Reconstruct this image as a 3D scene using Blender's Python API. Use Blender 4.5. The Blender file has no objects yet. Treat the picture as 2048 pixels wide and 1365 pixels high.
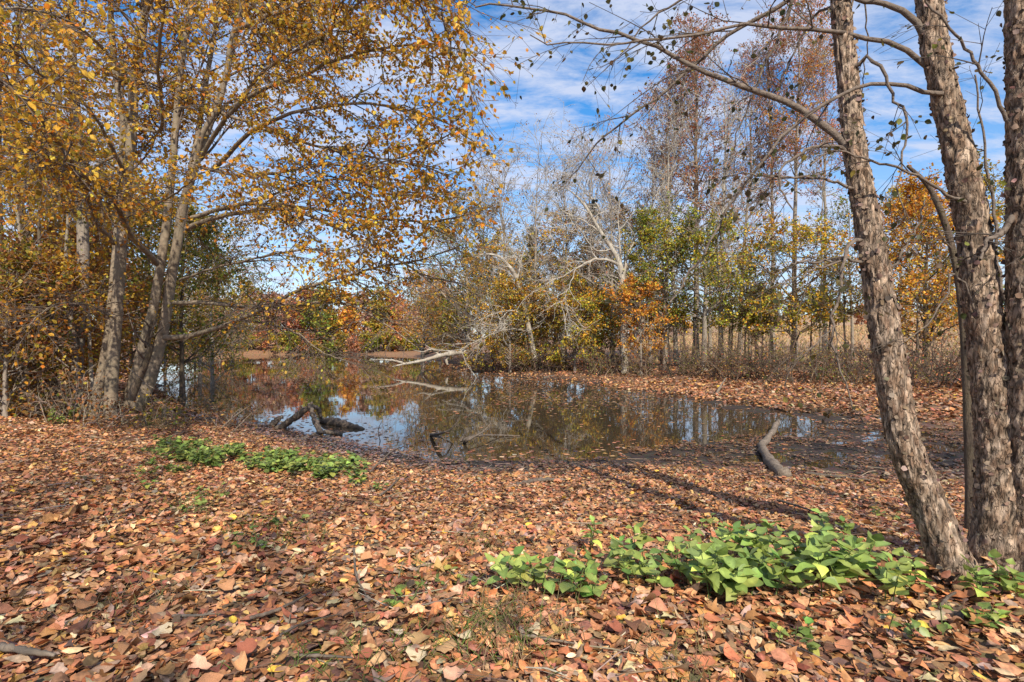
import bpy, math
import numpy as np
from mathutils import Vector

# ------------------------------------------------------------------ camera
F = 1137.0            # focal length in photo pixels (photo 2048 x 1365)
CX, CY = 1024.0, 682.5
CAMZ = 1.5
scene = bpy.context.scene
cam_d = bpy.data.cameras.new('camera')
cam_d.sensor_width = 36.0
cam_d.lens = F / 2048.0 * 36.0
cam_d.clip_start = 0.05
cam_d.clip_end = 3000
cam = bpy.data.objects.new('camera', cam_d)
scene.collection.objects.link(cam)
cam.location = (0, 0, CAMZ)
cam.rotation_euler = (math.radians(90), 0, 0)
scene.camera = cam

# ------------------------------------------------------------------ light
SUN_EL, SUN_AZ = math.radians(40), math.radians(166)   # behind the viewer, a little to the right
sun_vec = Vector((math.sin(SUN_AZ) * math.cos(SUN_EL), math.cos(SUN_AZ) * math.cos(SUN_EL), math.sin(SUN_EL)))
world = bpy.data.worlds.new('World')
scene.world = world
world.use_nodes = True
wt = world.node_tree
wt.nodes.clear()
wn = wt.nodes.new
out = wn('ShaderNodeOutputWorld')
bg = wn('ShaderNodeBackground')
bg.inputs['Strength'].default_value = 0.15
sky = wn('ShaderNodeTexSky')
sky.sky_type = 'NISHITA'
sky.sun_disc = False
sky.sun_elevation = SUN_EL
sky.sun_rotation = SUN_AZ
sky.altitude = 200
sky.air_density = 1.0
sky.dust_density = 0.3
sky.ozone_density = 2.5
hsv = wn('ShaderNodeHueSaturation')
hsv.inputs['Saturation'].default_value = 1.38
hsv.inputs['Value'].default_value = 0.76
tc = wn('ShaderNodeTexCoord')
sep = wn('ShaderNodeSeparateXYZ')
mz = wn('ShaderNodeMath'); mz.operation = 'MAXIMUM'; mz.inputs[1].default_value = 0.0
mza = wn('ShaderNodeMath'); mza.operation = 'ADD'; mza.inputs[1].default_value = 0.16
dx = wn('ShaderNodeMath'); dx.operation = 'DIVIDE'
dy = wn('ShaderNodeMath'); dy.operation = 'DIVIDE'
comb = wn('ShaderNodeCombineXYZ')
mp = wn('ShaderNodeMapping')
mp.inputs['Rotation'].default_value = (0, 0, math.radians(-14))
mp.inputs['Scale'].default_value = (0.85, 1.75, 1)
n1 = wn('ShaderNodeTexNoise'); n1.inputs['Scale'].default_value = 3.4; n1.inputs['Detail'].default_value = 11; n1.inputs['Roughness'].default_value = 0.66; n1.inputs['Distortion'].default_value = 0.35
n2 = wn('ShaderNodeTexNoise'); n2.inputs['Scale'].default_value = 0.55; n2.inputs['Detail'].default_value = 3
addn = wn('ShaderNodeMath'); addn.operation = 'MULTIPLY_ADD'; addn.inputs[1].default_value = 0.45
ramp = wn('ShaderNodeValToRGB')
ramp.color_ramp.elements[0].position = 0.575; ramp.color_ramp.elements[0].color = (0, 0, 0, 1)
ramp.color_ramp.elements[1].position = 0.80; ramp.color_ramp.elements[1].color = (1, 1, 1, 1)
cmix = wn('ShaderNodeMix'); cmix.data_type = 'RGBA'
cmix.inputs[7].default_value = (2.6, 2.85, 3.55, 1)
L = wt.links.new
L(tc.outputs['Generated'], sep.inputs[0])
L(sep.outputs['Z'], mz.inputs[0]); L(mz.outputs[0], mza.inputs[0])
L(sep.outputs['X'], dx.inputs[0]); L(mza.outputs[0], dx.inputs[1])
L(sep.outputs['Y'], dy.inputs[0]); L(mza.outputs[0], dy.inputs[1])
L(dx.outputs[0], comb.inputs[0]); L(dy.outputs[0], comb.inputs[1])
L(comb.outputs[0], mp.inputs[0])
L(mp.outputs[0], n1.inputs['Vector']); L(mp.outputs[0], n2.inputs['Vector'])
L(n2.outputs['Fac'], addn.inputs[0]); L(n1.outputs['Fac'], addn.inputs[2])
L(addn.outputs[0], ramp.inputs[0])
mulf = wn('ShaderNodeMath'); mulf.operation = 'MULTIPLY'; mulf.inputs[1].default_value = 0.85
hz = wn('ShaderNodeMapRange'); hz.inputs[1].default_value = 0.0; hz.inputs[2].default_value = 0.42; hz.inputs[3].default_value = 0.75; hz.inputs[4].default_value = 0.0
hz.interpolation_type = 'SMOOTHSTEP'
L(sep.outputs['Z'], hz.inputs[0])
hmax = wn('ShaderNodeMath'); hmax.operation = 'MAXIMUM'
L(ramp.outputs[0], hmax.inputs[0]); L(hz.outputs[0], hmax.inputs[1])
L(hmax.outputs[0], mulf.inputs[0])
L(sky.outputs[0], hsv.inputs['Color'])
L(hsv.outputs[0], cmix.inputs[6]); L(mulf.outputs[0], cmix.inputs[0])
L(cmix.outputs[2], bg.inputs['Color']); L(bg.outputs[0], out.inputs['Surface'])

sun_d = bpy.data.lights.new('sun', 'SUN')
sun_d.energy = 3.8
sun_d.angle = math.radians(0.53)
sun_d.color = (1.0, 0.91, 0.77)
sun = bpy.data.objects.new('sun', sun_d)
scene.collection.objects.link(sun)
sun.rotation_euler = (-sun_vec).to_track_quat('-Z', 'Y').to_euler()
sun.location = sun_vec * 60

vs = scene.view_settings
vs.view_transform = 'Standard'
vs.look = 'None'
vs.exposure = 0.84
vs.gamma = 1.0
scene.cycles.max_bounces = 7
scene.cycles.diffuse_bounces = 3
scene.cycles.transparent_max_bounces = 6

# ------------------------------------------------------------------ helpers
RNG = np.random.default_rng(20241)
COL = scene.collection


def nrm(v):
    return v / np.maximum(np.linalg.norm(v, axis=-1, keepdims=True), 1e-9)


def P(px, py, d):
    """the point of the place that stands d metres in front of the viewpoint on that line of sight"""
    return np.array([(px - CX) / F * d, d, CAMZ - (py - CY) / F * d])


def smooth(a, b, x):
    t = np.clip((np.asarray(x, float) - a) / (b - a), 0, 1)
    return t * t * (3 - 2 * t)


def _hash(ix, iy, iz, seed):
    h = (ix.astype(np.int64) * 374761393 + iy.astype(np.int64) * 668265263 + iz.astype(np.int64) * 2147483647 + seed * 974634777) & 0xFFFFFFFF
    h = ((h ^ (h >> 13)) * 1274126177) & 0xFFFFFFFF
    h = h ^ (h >> 16)
    return (h & 0xFFFFFF) / float(0xFFFFFF)


def vnoise(p, seed=0):
    p = np.asarray(p, float)
    i = np.floor(p).astype(np.int64)
    f = p - i
    f = f * f * (3 - 2 * f)
    r = 0
    for a in (0, 1):
        for b in (0, 1):
            for c in (0, 1):
                w = (f[..., 0] if a else 1 - f[..., 0]) * (f[..., 1] if b else 1 - f[..., 1]) * (f[..., 2] if c else 1 - f[..., 2])
                r = r + w * _hash(i[..., 0] + a, i[..., 1] + b, i[..., 2] + c, seed)
    return r


def fbm(p, seed=0, oct=3):
    p = np.asarray(p, float)
    s, a, t = 0, 1.0, 0
    for o in range(oct):
        s = s + a * vnoise(p * 2 ** o, seed + o * 17)
        t += a
        a *= 0.5
    return s / t


class Buf:
    def __init__(self):
        self.v, self.q, self.t, self.c, self.n = [], [], [], [], 0

    def add(self, v, q=None, t=None, c=(0.5, 0.5, 0.5)):
        v = np.asarray(v, float).reshape(-1, 3)
        if q is not None and len(q):
            self.q.append(np.asarray(q, np.int64).reshape(-1, 4) + self.n)
        if t is not None and len(t):
            self.t.append(np.asarray(t, np.int64).reshape(-1, 3) + self.n)
        c = np.asarray(c, float)
        if c.ndim == 1:
            c = np.broadcast_to(c, (len(v), 3))
        self.v.append(v)
        self.c.append(c)
        self.n += len(v)

    def mesh(self, name, mat, origin=(0, 0, 0), smooth_shade=True, color=True):
        v = np.concatenate(self.v) - np.asarray(origin, float)
        q = np.concatenate(self.q) if self.q else np.zeros((0, 4), np.int64)
        t = np.concatenate(self.t) if self.t else np.zeros((0, 3), np.int64)
        me = bpy.data.meshes.new(name)
        me.vertices.add(len(v))
        me.vertices.foreach_set('co', v.astype(np.float32).ravel())
        loops = np.concatenate([q.ravel(), t.ravel()]).astype(np.int32)
        tot = np.concatenate([np.full(len(q), 4, np.int32), np.full(len(t), 3, np.int32)])
        st = np.concatenate([[0], np.cumsum(tot)[:-1]]).astype(np.int32) if len(tot) else tot
        me.loops.add(len(loops))
        me.loops.foreach_set('vertex_index', loops)
        me.polygons.add(len(tot))
        me.polygons.foreach_set('loop_start', st)
        me.polygons.foreach_set('loop_total', tot)
        me.polygons.foreach_set('use_smooth', np.full(len(tot), smooth_shade, bool))
        if color:
            a = me.color_attributes.new('Col', 'FLOAT_COLOR', 'POINT')
            cc = np.concatenate(self.c)
            a.data.foreach_set('color', np.concatenate([cc, np.ones((len(cc), 1))], 1).astype(np.float32).ravel())
        me.update(calc_edges=True)
        if mat:
            me.materials.append(mat)
        return me

    def obj(self, name, mat, parent=None, origin=None, **kw):
        if origin is None:
            origin = world_origin(parent)
        me = self.mesh(name, mat, origin if parent is not None else (0, 0, 0), **kw)
        return link(name, me, parent)


def world_origin(o):
    p = np.zeros(3)
    while o is not None:
        p = p + np.array(o.location)
        o = o.parent
    return p


def link(name, me, parent=None, loc=None):
    o = bpy.data.objects.new(name, me)
    COL.objects.link(o)
    if parent is not None:
        o.parent = parent
    if loc is not None:
        o.location = loc
    return o


def thing(name, label, cat, loc, group=None):
    o = bpy.data.objects.new(name, None)
    o.empty_display_size = 0.2
    COL.objects.link(o)
    o.location = [float(a) for a in loc]
    tag(o, label, cat, group)
    return o


def tag(o, label=None, cat=None, group=None, kind=None):
    if label: o['label'] = label
    if cat: o['category'] = cat
    if group: o['group'] = group
    if kind: o['kind'] = kind
    return o


def catmull(pts, n):
    """pts (k,m) -> resampled (n,m) along a smooth curve"""
    pts = np.asarray(pts, float)
    k = len(pts)
    seg = np.linalg.norm(np.diff(pts[:, :3], axis=0), axis=1)
    s = np.concatenate([[0], np.cumsum(seg)])
    u = np.linspace(0, s[-1], n)
    i = np.clip(np.searchsorted(s, u, side='right') - 1, 0, k - 2)
    t = ((u - s[i]) / np.maximum(seg[i], 1e-9))[:, None]
    p0 = pts[np.maximum(i - 1, 0)]; p1 = pts[i]; p2 = pts[i + 1]; p3 = pts[np.minimum(i + 2, k - 1)]
    return 0.5 * (2 * p1 + (p2 - p0) * t + (2 * p0 - 5 * p1 + 4 * p2 - p3) * t ** 2 + (3 * p1 - p0 - 3 * p2 + p3) * t ** 3)


def frames(Pt):
    tan = np.gradient(Pt, axis=1)
    tan = nrm(tan)
    mean = nrm(Pt[:, -1] - Pt[:, 0])
    ref = np.where(np.abs(mean[:, :1]) < 0.6, np.array([[1., 0, 0]]), np.array([[0, 1., 0]]))
    ref = np.where((np.abs(mean[:, :1]) >= 0.6) & (np.abs(mean[:, 1:2]) >= 0.6), np.array([[0, 0, 1.]]), ref)
    ref = ref[:, None, :]
    u = nrm(ref - (ref * tan).sum(-1, keepdims=True) * tan)
    v = np.cross(tan, u)
    return tan, u, v


def tubes(buf, Pt, R, sides, col=(0.3, 0.25, 0.2)):
    Pt = np.asarray(Pt, float); R = np.asarray(R, float)
    B, n, _ = Pt.shape
    if B == 0:
        return
    tan, u, v = frames(Pt)
    a = np.arange(sides) * 2 * np.pi / sides
    ring = Pt[:, :, None, :] + R[:, :, None, None] * (np.cos(a)[None, None, :, None] * u[:, :, None, :] + np.sin(a)[None, None, :, None] * v[:, :, None, :])
    idx = np.arange(B * n * sides).reshape(B, n, sides)
    nx = np.roll(idx, -1, axis=2)
    q = np.stack([idx[:, :-1], nx[:, :-1], nx[:, 1:], idx[:, 1:]], -1)
    c = np.asarray(col, float)
    if c.ndim == 2:
        c = np.repeat(c, n * sides, 0)
    buf.add(ring, q=q, c=c)


def spawn(Pt, R, counts, t0, t1, ang, angsd, lfun, nseg, up, wander, rr, rng, flat=0.0, rmax=9, taper=0.85, bias=None):
    B, n, _ = Pt.shape
    counts = np.broadcast_to(np.asarray(counts, int), (B,))
    pid = np.repeat(np.arange(B), counts)
    M = len(pid)
    if M == 0:
        return np.zeros((0, nseg + 1, 3)), np.zeros((0, nseg + 1)), pid, np.zeros(0)
    k = np.concatenate([np.arange(c) for c in counts]) if M else np.zeros(0)
    t = t0 + (t1 - t0) * np.clip((k + rng.random(M)) / counts[pid], 0, 1)
    f = np.clip(t * (n - 1), 0, n - 1.001)
    i = f.astype(int); a = (f - i)[:, None]
    start = Pt[pid, i] * (1 - a) + Pt[pid, i + 1] * a
    tan = nrm(Pt[pid, i + 1] - Pt[pid, i])
    pr = R[pid, i]
    ref = nrm(rng.normal(size=(M, 3)))
    if bias is not None:
        ref = nrm(ref + np.asarray(bias))
    perp = nrm(ref - (ref * tan).sum(1, keepdims=True) * tan)
    perp[:, 2] *= (1 - flat)
    perp = nrm(perp)
    an = np.radians(rng.normal(ang, angsd, M))[:, None]
    d = nrm(np.cos(an) * tan + np.sin(an) * perp)
    Ln = np.asarray(lfun(t, pid), float)
    Q = np.zeros((M, nseg + 1, 3)); Q[:, 0] = start
    for s in range(1, nseg + 1):
        d = nrm(d + wander * rng.normal(size=(M, 3)) + np.array([0, 0, up]))
        Q[:, s] = Q[:, s - 1] + d * (Ln / nseg)[:, None]
    r0 = np.minimum(pr * rr, rmax)
    Rq = r0[:, None] * (1 - taper * np.linspace(0, 1, nseg + 1))[None]
    return Q, Rq, pid, t


# leaf outlines: (verts (k,2), quads, tris, veined midrib verts lie on u = 0)
T_RH = (np.array([[0, 0], [.36, .42], [0, 1], [-.36, .42]]), [], [[0, 1, 2], [0, 2, 3]])
T_OV = (np.array([[0, 0], [0, .3], [0, .66], [0, 1], [.31, .24], [.30, .60], [-.31, .24], [-.30, .60]]),
        [[1, 4, 5, 2], [1, 2, 7, 6]], [[0, 4, 1], [2, 5, 3], [0, 1, 6], [2, 3, 7]])
T_O4 = (np.array([[0, 0], [.31, .28], [.27, .66], [0, 1], [-.27, .66], [-.31, .28]]), [[0, 1, 2, 3], [0, 3, 4, 5]], [])
_lob = [(0, 0), (.20, .03), (.40, .05), (.42, .24), (.52, .42), (.42, .54), (.34, .72), (.20, .76), (0, .98),
        (-.18, .74), (-.33, .70), (-.40, .55), (-.50, .38), (-.43, .22), (-.38, .03), (-.18, .04)]
T_LB = (np.array(_lob + [(0, .42)]), [], [[i, (i + 1) % 16, 16] for i in range(16)])
_mpl = [(0, 0), (.12, .10), (.34, .08), (.26, .24), (.52, .44), (.30, .48), (.24, .60), (.14, .62), (0, 1.0),
        (-.14, .62), (-.24, .60), (-.30, .48), (-.52, .44), (-.26, .24), (-.34, .08), (-.12, .10)]
T_MP = (np.array(_mpl + [(0, .40)]), [], [[i, (i + 1) % 16, 16] for i in range(16)])
def broad(n_):
    ov = [(0.36 * math.sin(math.pi * s ** 0.8) * (1 + .06 * (k % 2)), s) for k, s in enumerate(np.linspace(0, 1, n_))]
    vv = [(0, s) for s in np.linspace(0, 1, n_)] + [(x, s) for x, s in ov[1:-1]] + [(-x, s) for x, s in ov[1:-1]]
    q, t = [], [[0, n_, 1], [n_ - 2, 2 * n_ - 3, n_ - 1], [1, 2 * n_ - 2, 0], [n_ - 1, 3 * n_ - 5, n_ - 2]]
    for k in range(1, n_ - 2):
        q.append([k, n_ + k - 1, n_ + k, k + 1])
        q.append([k + 1, 2 * n_ - 2 + k, 2 * n_ - 3 + k, k])
    return (np.array(vv), q, t)


T_BR = broad(7)
T_B5 = broad(5)


def leafset(buf, C, axis, normal, size, tmpl, col, fold=0.25, curl=0.3, rng=RNG, aspect=1.0, side=0.2, roll=0.0):
    uv, q, t = tmpl
    n = len(C); k = len(uv)
    if n == 0:
        return
    axis = nrm(axis)
    nn = nrm(normal - (normal * axis).sum(1, keepdims=True) * axis)
    ss = np.cross(axis, nn)
    U = uv[None, :, 0] * np.ones((n, 1)) * (np.asarray(aspect) * np.ones(n))[:, None]
    V = uv[None, :, 1] * np.ones((n, 1))
    fo = rng.normal(fold, abs(fold) * .6 + .02, (n, 1)); cu = rng.normal(0, curl, (n, 1)); tw = rng.normal(0, side, (n, 1)); cx = rng.normal(0, curl * 1.2, (n, 1))
    Z = np.abs(U) * fo - cu * (V - .4) ** 2 + tw * U * (V - .3) * 2 + cx * U * U
    if roll > 0:
        kr = rng.normal(0, roll, (n, 1)); kr = np.where(np.abs(kr) < .2, .2, kr)
        Z = Z + (1 - np.cos(kr * U)) / kr
        U = np.sin(kr * U) / kr
        kv = rng.normal(0, roll * .55, (n, 1)); kv = np.where(np.abs(kv) < .15, .15, kv)
        Z = Z + (1 - np.cos(kv * (V - .5))) / kv
        V = .5 + np.sin(kv * (V - .5)) / kv
    s = np.asarray(size)[:, None, None] if np.ndim(size) else size
    W = C[:, None, :] + s * (U[..., None] * ss[:, None, :] + V[..., None] * axis[:, None, :] + Z[..., None] * nn[:, None, :])
    off = (np.arange(n) * k)[:, None, None]
    qq = (np.asarray(q, np.int64)[None] + off).reshape(-1, 4) if len(q) else None
    tt = (np.asarray(t, np.int64)[None] + off).reshape(-1, 3) if len(t) else None
    cv = np.repeat(col, k, 0) * np.exp(rng.normal(0, .10, (n * k, 1)))
    if k > 8:
        cv = cv * np.tile(np.where(np.abs(uv[:, 0]) < 1e-6, 1.22, .94), n)[:, None]
    buf.add(W, q=qq, t=tt, c=cv)


def pick(pal, w, n, rng, jit=0.18):
    pal = np.asarray(pal, float)
    w = np.asarray(w, float) / np.sum(w)
    c = pal[rng.choice(len(pal), n, p=w)]
    c = c * np.exp(rng.normal(0, jit, (n, 1))) * np.exp(rng.normal(0, jit * .35, (n, 3)))
    return np.clip(c, 0.004, 0.85)


# ------------------------------------------------------------------ materials
def new_mat(name):
    m = bpy.data.materials.new(name)
    m.use_nodes = True
    nt = m.node_tree
    b = nt.nodes['Principled BSDF']
    return m, nt, b


def leaf_mat(name, trans=0.3, rough=0.55, spec=0.3, vein=0.0, mottle=0.35, mscale=60):
    m, nt, b = new_mat(name)
    N = nt.nodes.new; K = nt.links.new
    at = N('ShaderNodeAttribute'); at.attribute_name = 'Col'
    no = N('ShaderNodeTexNoise'); no.inputs['Scale'].default_value = mscale; no.inputs['Detail'].default_value = 4
    tcx = N('ShaderNodeTexCoord'); K(tcx.outputs['Object'], no.inputs['Vector'])
    mr = N('ShaderNodeMapRange'); mr.inputs[1].default_value = .3; mr.inputs[2].default_value = .7
    mr.inputs[3].default_value = 1 - mottle; mr.inputs[4].default_value = 1 + mottle * .6
    K(no.outputs['Fac'], mr.inputs[0])
    mx = N('ShaderNodeVectorMath'); mx.operation = 'SCALE'
    K(at.outputs['Color'], mx.inputs[0]); K(mr.outputs[0], mx.inputs['Scale'])
    K(mx.outputs[0], b.inputs['Base Color'])
    b.inputs['Roughness'].default_value = rough
    b.inputs['Specular IOR Level'].default_value = spec
    if trans > 0:
        tr = N('ShaderNodeBsdfTranslucent')
        K(mx.outputs[0], tr.inputs['Color'])
        ms = N('ShaderNodeMixShader'); ms.inputs[0].default_value = trans
        K(b.outputs[0], ms.inputs[1]); K(tr.outputs[0], ms.inputs[2])
        K(ms.outputs[0], nt.nodes['Material Output'].inputs['Surface'])
    return m


def bark_mat(name, c0, c1, c2, scale=(9, 9, 2.5), bump=0.6, dist=0.02, blotch=3.0, rough=0.85, fine=40):
    m, nt, b = new_mat(name)
    N = nt.nodes.new; K = nt.links.new
    tcx = N('ShaderNodeTexCoord')
    mpx = N('ShaderNodeMapping'); mpx.inputs['Scale'].default_value = scale
    K(tcx.outputs['Object'], mpx.inputs[0])
    a = N('ShaderNodeTexNoise'); a.inputs['Scale'].default_value = 1.6; a.inputs['Detail'].default_value = 8; a.inputs['Roughness'].default_value = .65
    K(mpx.outputs[0], a.inputs['Vector'])
    r = N('ShaderNodeValToRGB')
    r.color_ramp.elements[0].position = .32; r.color_ramp.elements[0].color = (*c0, 1)
    r.color_ramp.elements[1].position = .66; r.color_ramp.elements[1].color = (*c1, 1)
    K(a.outputs['Fac'], r.inputs[0])
    g = N('ShaderNodeTexNoise'); g.inputs['Scale'].default_value = blotch; g.inputs['Detail'].default_value = 5
    K(tcx.outputs['Object'], g.inputs['Vector'])
    gr = N('ShaderNodeMapRange'); gr.inputs[1].default_value = .46; gr.inputs[2].default_value = .66
    K(g.outputs['Fac'], gr.inputs[0])
    mx = N('ShaderNodeMix'); mx.data_type = 'RGBA'; mx.inputs[7].default_value = (*c2, 1)
    K(gr.outputs[0], mx.inputs[0]); K(r.outputs[0], mx.inputs[6])
    K(mx.outputs[2], b.inputs['Base Color'])
    b.inputs['Roughness'].default_value = rough
    b.inputs['Specular IOR Level'].default_value = .2
    f = N('ShaderNodeTexNoise'); f.inputs['Scale'].default_value = fine; f.inputs['Detail'].default_value = 5
    K(tcx.outputs['Object'], f.inputs['Vector'])
    ad = N('ShaderNodeMath'); ad.operation = 'MULTIPLY_ADD'; ad.inputs[1].default_value = .35
    K(f.outputs['Fac'], ad.inputs[0]); K(a.outputs['Fac'], ad.inputs[2])
    bp = N('ShaderNodeBump'); bp.inputs['Strength'].default_value = bump; bp.inputs['Distance'].default_value = dist
    K(ad.outputs[0], bp.inputs['Height']); K(bp.outputs[0], b.inputs['Normal'])
    return m


M_LEAF = leaf_mat('autumn_leaf', .5, .5, .3)
M_FAR = leaf_mat('distant_leaf', .30, .7, .15, mottle=.2, mscale=3)
M_LITTER = leaf_mat('dry_leaf', .08, .6, .25, mottle=.4, mscale=45)
M_GREEN = leaf_mat('green_leaf', .28, .42, .4, mottle=.22, mscale=70)
M_GRASS = leaf_mat('grass_blade', .3, .6, .2)
M_TWIG = leaf_mat('twig_bark', 0, .85, .15, mottle=.3, mscale=18)
M_BEECH = bark_mat('smooth_grey_bark', (.11, .082, .058), (.33, .26, .185), (.20, .165, .115), (5, 5, 7), .45, .012, 2.6)
M_BIRCH = bark_mat('shaggy_birch_bark', (.10, .065, .048), (.40, .30, .235), (.30, .22, .165), (17, 17, 7), .9, .03, 7.0)
M_DARK = bark_mat('dark_furrowed_bark', (.055, .04, .03), (.17, .125, .09), (.12, .095, .06), (22, 22, 4), .9, .03, 3)
M_GREY = bark_mat('grey_brown_bark', (.16, .125, .10), (.32, .27, .22), (.24, .21, .16), (16, 16, 4), .8, .03, 2)
M_PALE = bark_mat('pale_sycamore_bark', (.22, .19, .155), (.46, .42, .35), (.30, .25, .195), (5, 5, 3), .4, .02, 2)
M_DRIFT = bark_mat('weathered_wood', (.08, .06, .046), (.27, .215, .165), (.15, .12, .09), (12, 12, 12), .6, .015, 5)
M_WETWOOD = bark_mat('wet_dark_wood', (.05, .038, .03), (.20, .155, .12), (.11, .09, .07), (12, 12, 12), .6, .015, 5, rough=.6)


def plate_mat():
    m, nt, b = new_mat('shaggy_birch_plates')
    N = nt.nodes.new; K = nt.links.new
    at = N('ShaderNodeAttribute'); at.attribute_name = 'Col'
    tcx = N('ShaderNodeTexCoord')
    a = N('ShaderNodeTexNoise'); a.inputs['Scale'].default_value = 38; a.inputs['Detail'].default_value = 8; a.inputs['Roughness'].default_value = .7
    mpx = N('ShaderNodeMapping'); mpx.inputs['Scale'].default_value = (1.6, 1.6, .8)
    K(tcx.outputs['Object'], mpx.inputs[0]); K(mpx.outputs[0], a.inputs['Vector'])
    mr = N('ShaderNodeMapRange'); mr.inputs[1].default_value = .3; mr.inputs[2].default_value = .7; mr.inputs[3].default_value = .5; mr.inputs[4].default_value = 1.4
    K(a.outputs['Fac'], mr.inputs[0])
    mp2 = N('ShaderNodeMapping'); mp2.inputs['Scale'].default_value = (1, 1, .3)
    K(tcx.outputs['Object'], mp2.inputs[0])
    rg = N('ShaderNodeTexNoise'); rg.inputs['Scale'].default_value = 34; rg.inputs['Detail'].default_value = 3; rg.inputs['Distortion'].default_value = .8
    K(mp2.outputs[0], rg.inputs['Vector'])
    sb = N('ShaderNodeMath'); sb.operation = 'SUBTRACT'; sb.inputs[1].default_value = .5
    ab = N('ShaderNodeMath'); ab.operation = 'ABSOLUTE'
    K(rg.outputs['Fac'], sb.inputs[0]); K(sb.outputs[0], ab.inputs[0])
    cr = N('ShaderNodeMapRange'); cr.inputs[1].default_value = .0; cr.inputs[2].default_value = .055; cr.inputs[3].default_value = .35; cr.inputs[4].default_value = 1.0
    K(ab.outputs[0], cr.inputs[0])
    mm = N('ShaderNodeMath'); mm.operation = 'MULTIPLY'
    K(mr.outputs[0], mm.inputs[0]); K(cr.outputs[0], mm.inputs[1])
    hb = N('ShaderNodeMath'); hb.operation = 'MULTIPLY_ADD'; hb.inputs[1].default_value = .8
    K(cr.outputs[0], hb.inputs[0]); K(a.outputs['Fac'], hb.inputs[2])
    s = N('ShaderNodeVectorMath'); s.operation = 'SCALE'
    K(at.outputs['Color'], s.inputs[0]); K(mm.outputs[0], s.inputs['Scale'])
    K(s.outputs[0], b.inputs['Base Color'])
    b.inputs['Roughness'].default_value = .8; b.inputs['Specular IOR Level'].default_value = .2
    bp = N('ShaderNodeBump'); bp.inputs['Strength'].default_value = .9; bp.inputs['Distance'].default_value = .012
    K(hb.outputs[0], bp.inputs['Height']); K(bp.outputs[0], b.inputs['Normal'])
    return m


M_PLATE = plate_mat()
M_LIMB = bark_mat('dark_birch_limb', (.07, .052, .042), (.24, .19, .15), (.15, .12, .095), (17, 17, 17), .8, .02, 7.0)
M_BARK = {'limb': M_LIMB, 'beech': M_BEECH, 'birch': M_BIRCH, 'plate': M_PLATE, 'dark': M_DARK, 'grey': M_GREY, 'pale': M_PALE}

# ------------------------------------------------------------------ ground and pond
ZW = -0.56
shore_px = [(250, 719), (285, 740), (300, 765), (320, 790), (360, 815), (420, 832), (500, 843), (580, 858), (640, 872), (740, 893),
            (860, 917), (960, 926), (1060, 925), (1180, 920), (1320, 913), (1450, 906), (1560, 899), (1650, 893), (1740, 878), (1760, 855),
            (1710, 836), (1610, 826), (1500, 812), (1400, 799), (1280, 783), (1160, 766), (1050, 757), (960, 747), (905, 737), (890, 728),
            (850, 717), (800, 711.5), (720, 709.5), (600, 709.5), (480, 710), (380, 711), (300, 713)]
POND = np.array([[(x - CX) / F * ((CAMZ - ZW) * F / (y - CY)), (CAMZ - ZW) * F / (y - CY)] for x, y in shore_px])


def pond_sd(x, y):
    """signed distance to the pond's edge, positive on land"""
    p = np.stack([x, y], -1)
    sh = p.shape[:-1]
    p = p.reshape(-1, 2)
    best = np.full(len(p), 1e9)
    inside = np.zeros(len(p), bool)
    for a, b in zip(POND, np.roll(POND, -1, 0)):
        ab = b - a
        t = np.clip(((p - a) @ ab) / (ab @ ab), 0, 1)
        d = np.linalg.norm(p - a - t[:, None] * ab, axis=1)
        best = np.minimum(best, d)
        c = (a[1] > p[:, 1]) != (b[1] > p[:, 1])
        with np.errstate(divide='ignore', invalid='ignore'):
            xi = a[0] + (p[:, 1] - a[1]) * (b[0] - a[0]) / (b[1] - a[1] + 1e-12)
        inside ^= c & (p[:, 0] < xi)
    return np.where(inside, -best, best).reshape(sh)


def height(x, y):
    x = np.asarray(x, float); y = np.asarray(y, float)
    sd = pond_sd(x, y)
    z0 = np.zeros_like(x)
    p3 = np.stack([x, y, z0], -1)
    big = fbm(p3 * .35, 3, 3) - .5
    fine = fbm(p3 * 2.6, 9, 3) - .5
    sdn = sd + (fbm(p3 * .9, 21, 3) - .5) * np.clip(.3 + .03 * np.abs(sd) + .03 * y, .3, 2.2)
    near = smooth(40, 14, y)
    flat = .5 + 3.0 * smooth(1.5, 5.5, x) * near
    rise = smooth(flat * .6, flat + 6.5, sdn)
    land = ZW + .04 + .035 * np.clip(sdn, 0, 1.5) + rise * (.56 - .09)
    land = land + big * .22 * smooth(1, 6, sd) + fine * .05
    # the meadow beyond the right bank climbs gently, the land at the far shore only a little
    w = smooth(.12, .42, x / np.maximum(y, 1)) * smooth(20, 36, y)
    land = land + w * .052 * np.clip(sd - 9, 0, 400) + (1 - w) * .012 * np.clip(sd - 2, 0, 400) * smooth(20, 60, y)
    land = land + .02 * np.clip(-x - 9, 0, 60) * smooth(0, 12, y)
    bed = ZW - .05 + .22 * np.clip(sdn, -3, 0) + fine * .02
    k = smooth(-.25, .15, sdn)
    h = bed * (1 - k) + land * k
    # puddled mud just above the water line on the near right
    mud = smooth(flat + .6, flat * .3, np.abs(sdn)) * near * smooth(-1.0, 2.5, x)
    ell = np.sqrt(((x - 6.6) / 4.4) ** 2 + ((y - 11.3) / 2.9) ** 2)
    mud = np.maximum(mud, smooth(1.15, .55, ell) * smooth(-.6, .1, sd))
    h = h * (1 - mud) + mud * (ZW + .002 + .13 * fine + .04 * big)
    return h


def ground_hit(px, py):
    z = 0.0
    for _ in range(14):
        d = (CAMZ - z) * F / max(py - CY, 2.0)
        d = min(d, 300)
        z = .5 * z + .5 * float(height(np.array([(px - CX) / F * d]), np.array([d]))[0])
    x = (px - CX) / F * d
    return np.array([x, d, float(height(np.array([x]), np.array([d]))[0])])


def on_ground(x, y):
    return np.array([x, y, float(height(np.array([x]), np.array([y]))[0])])


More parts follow.
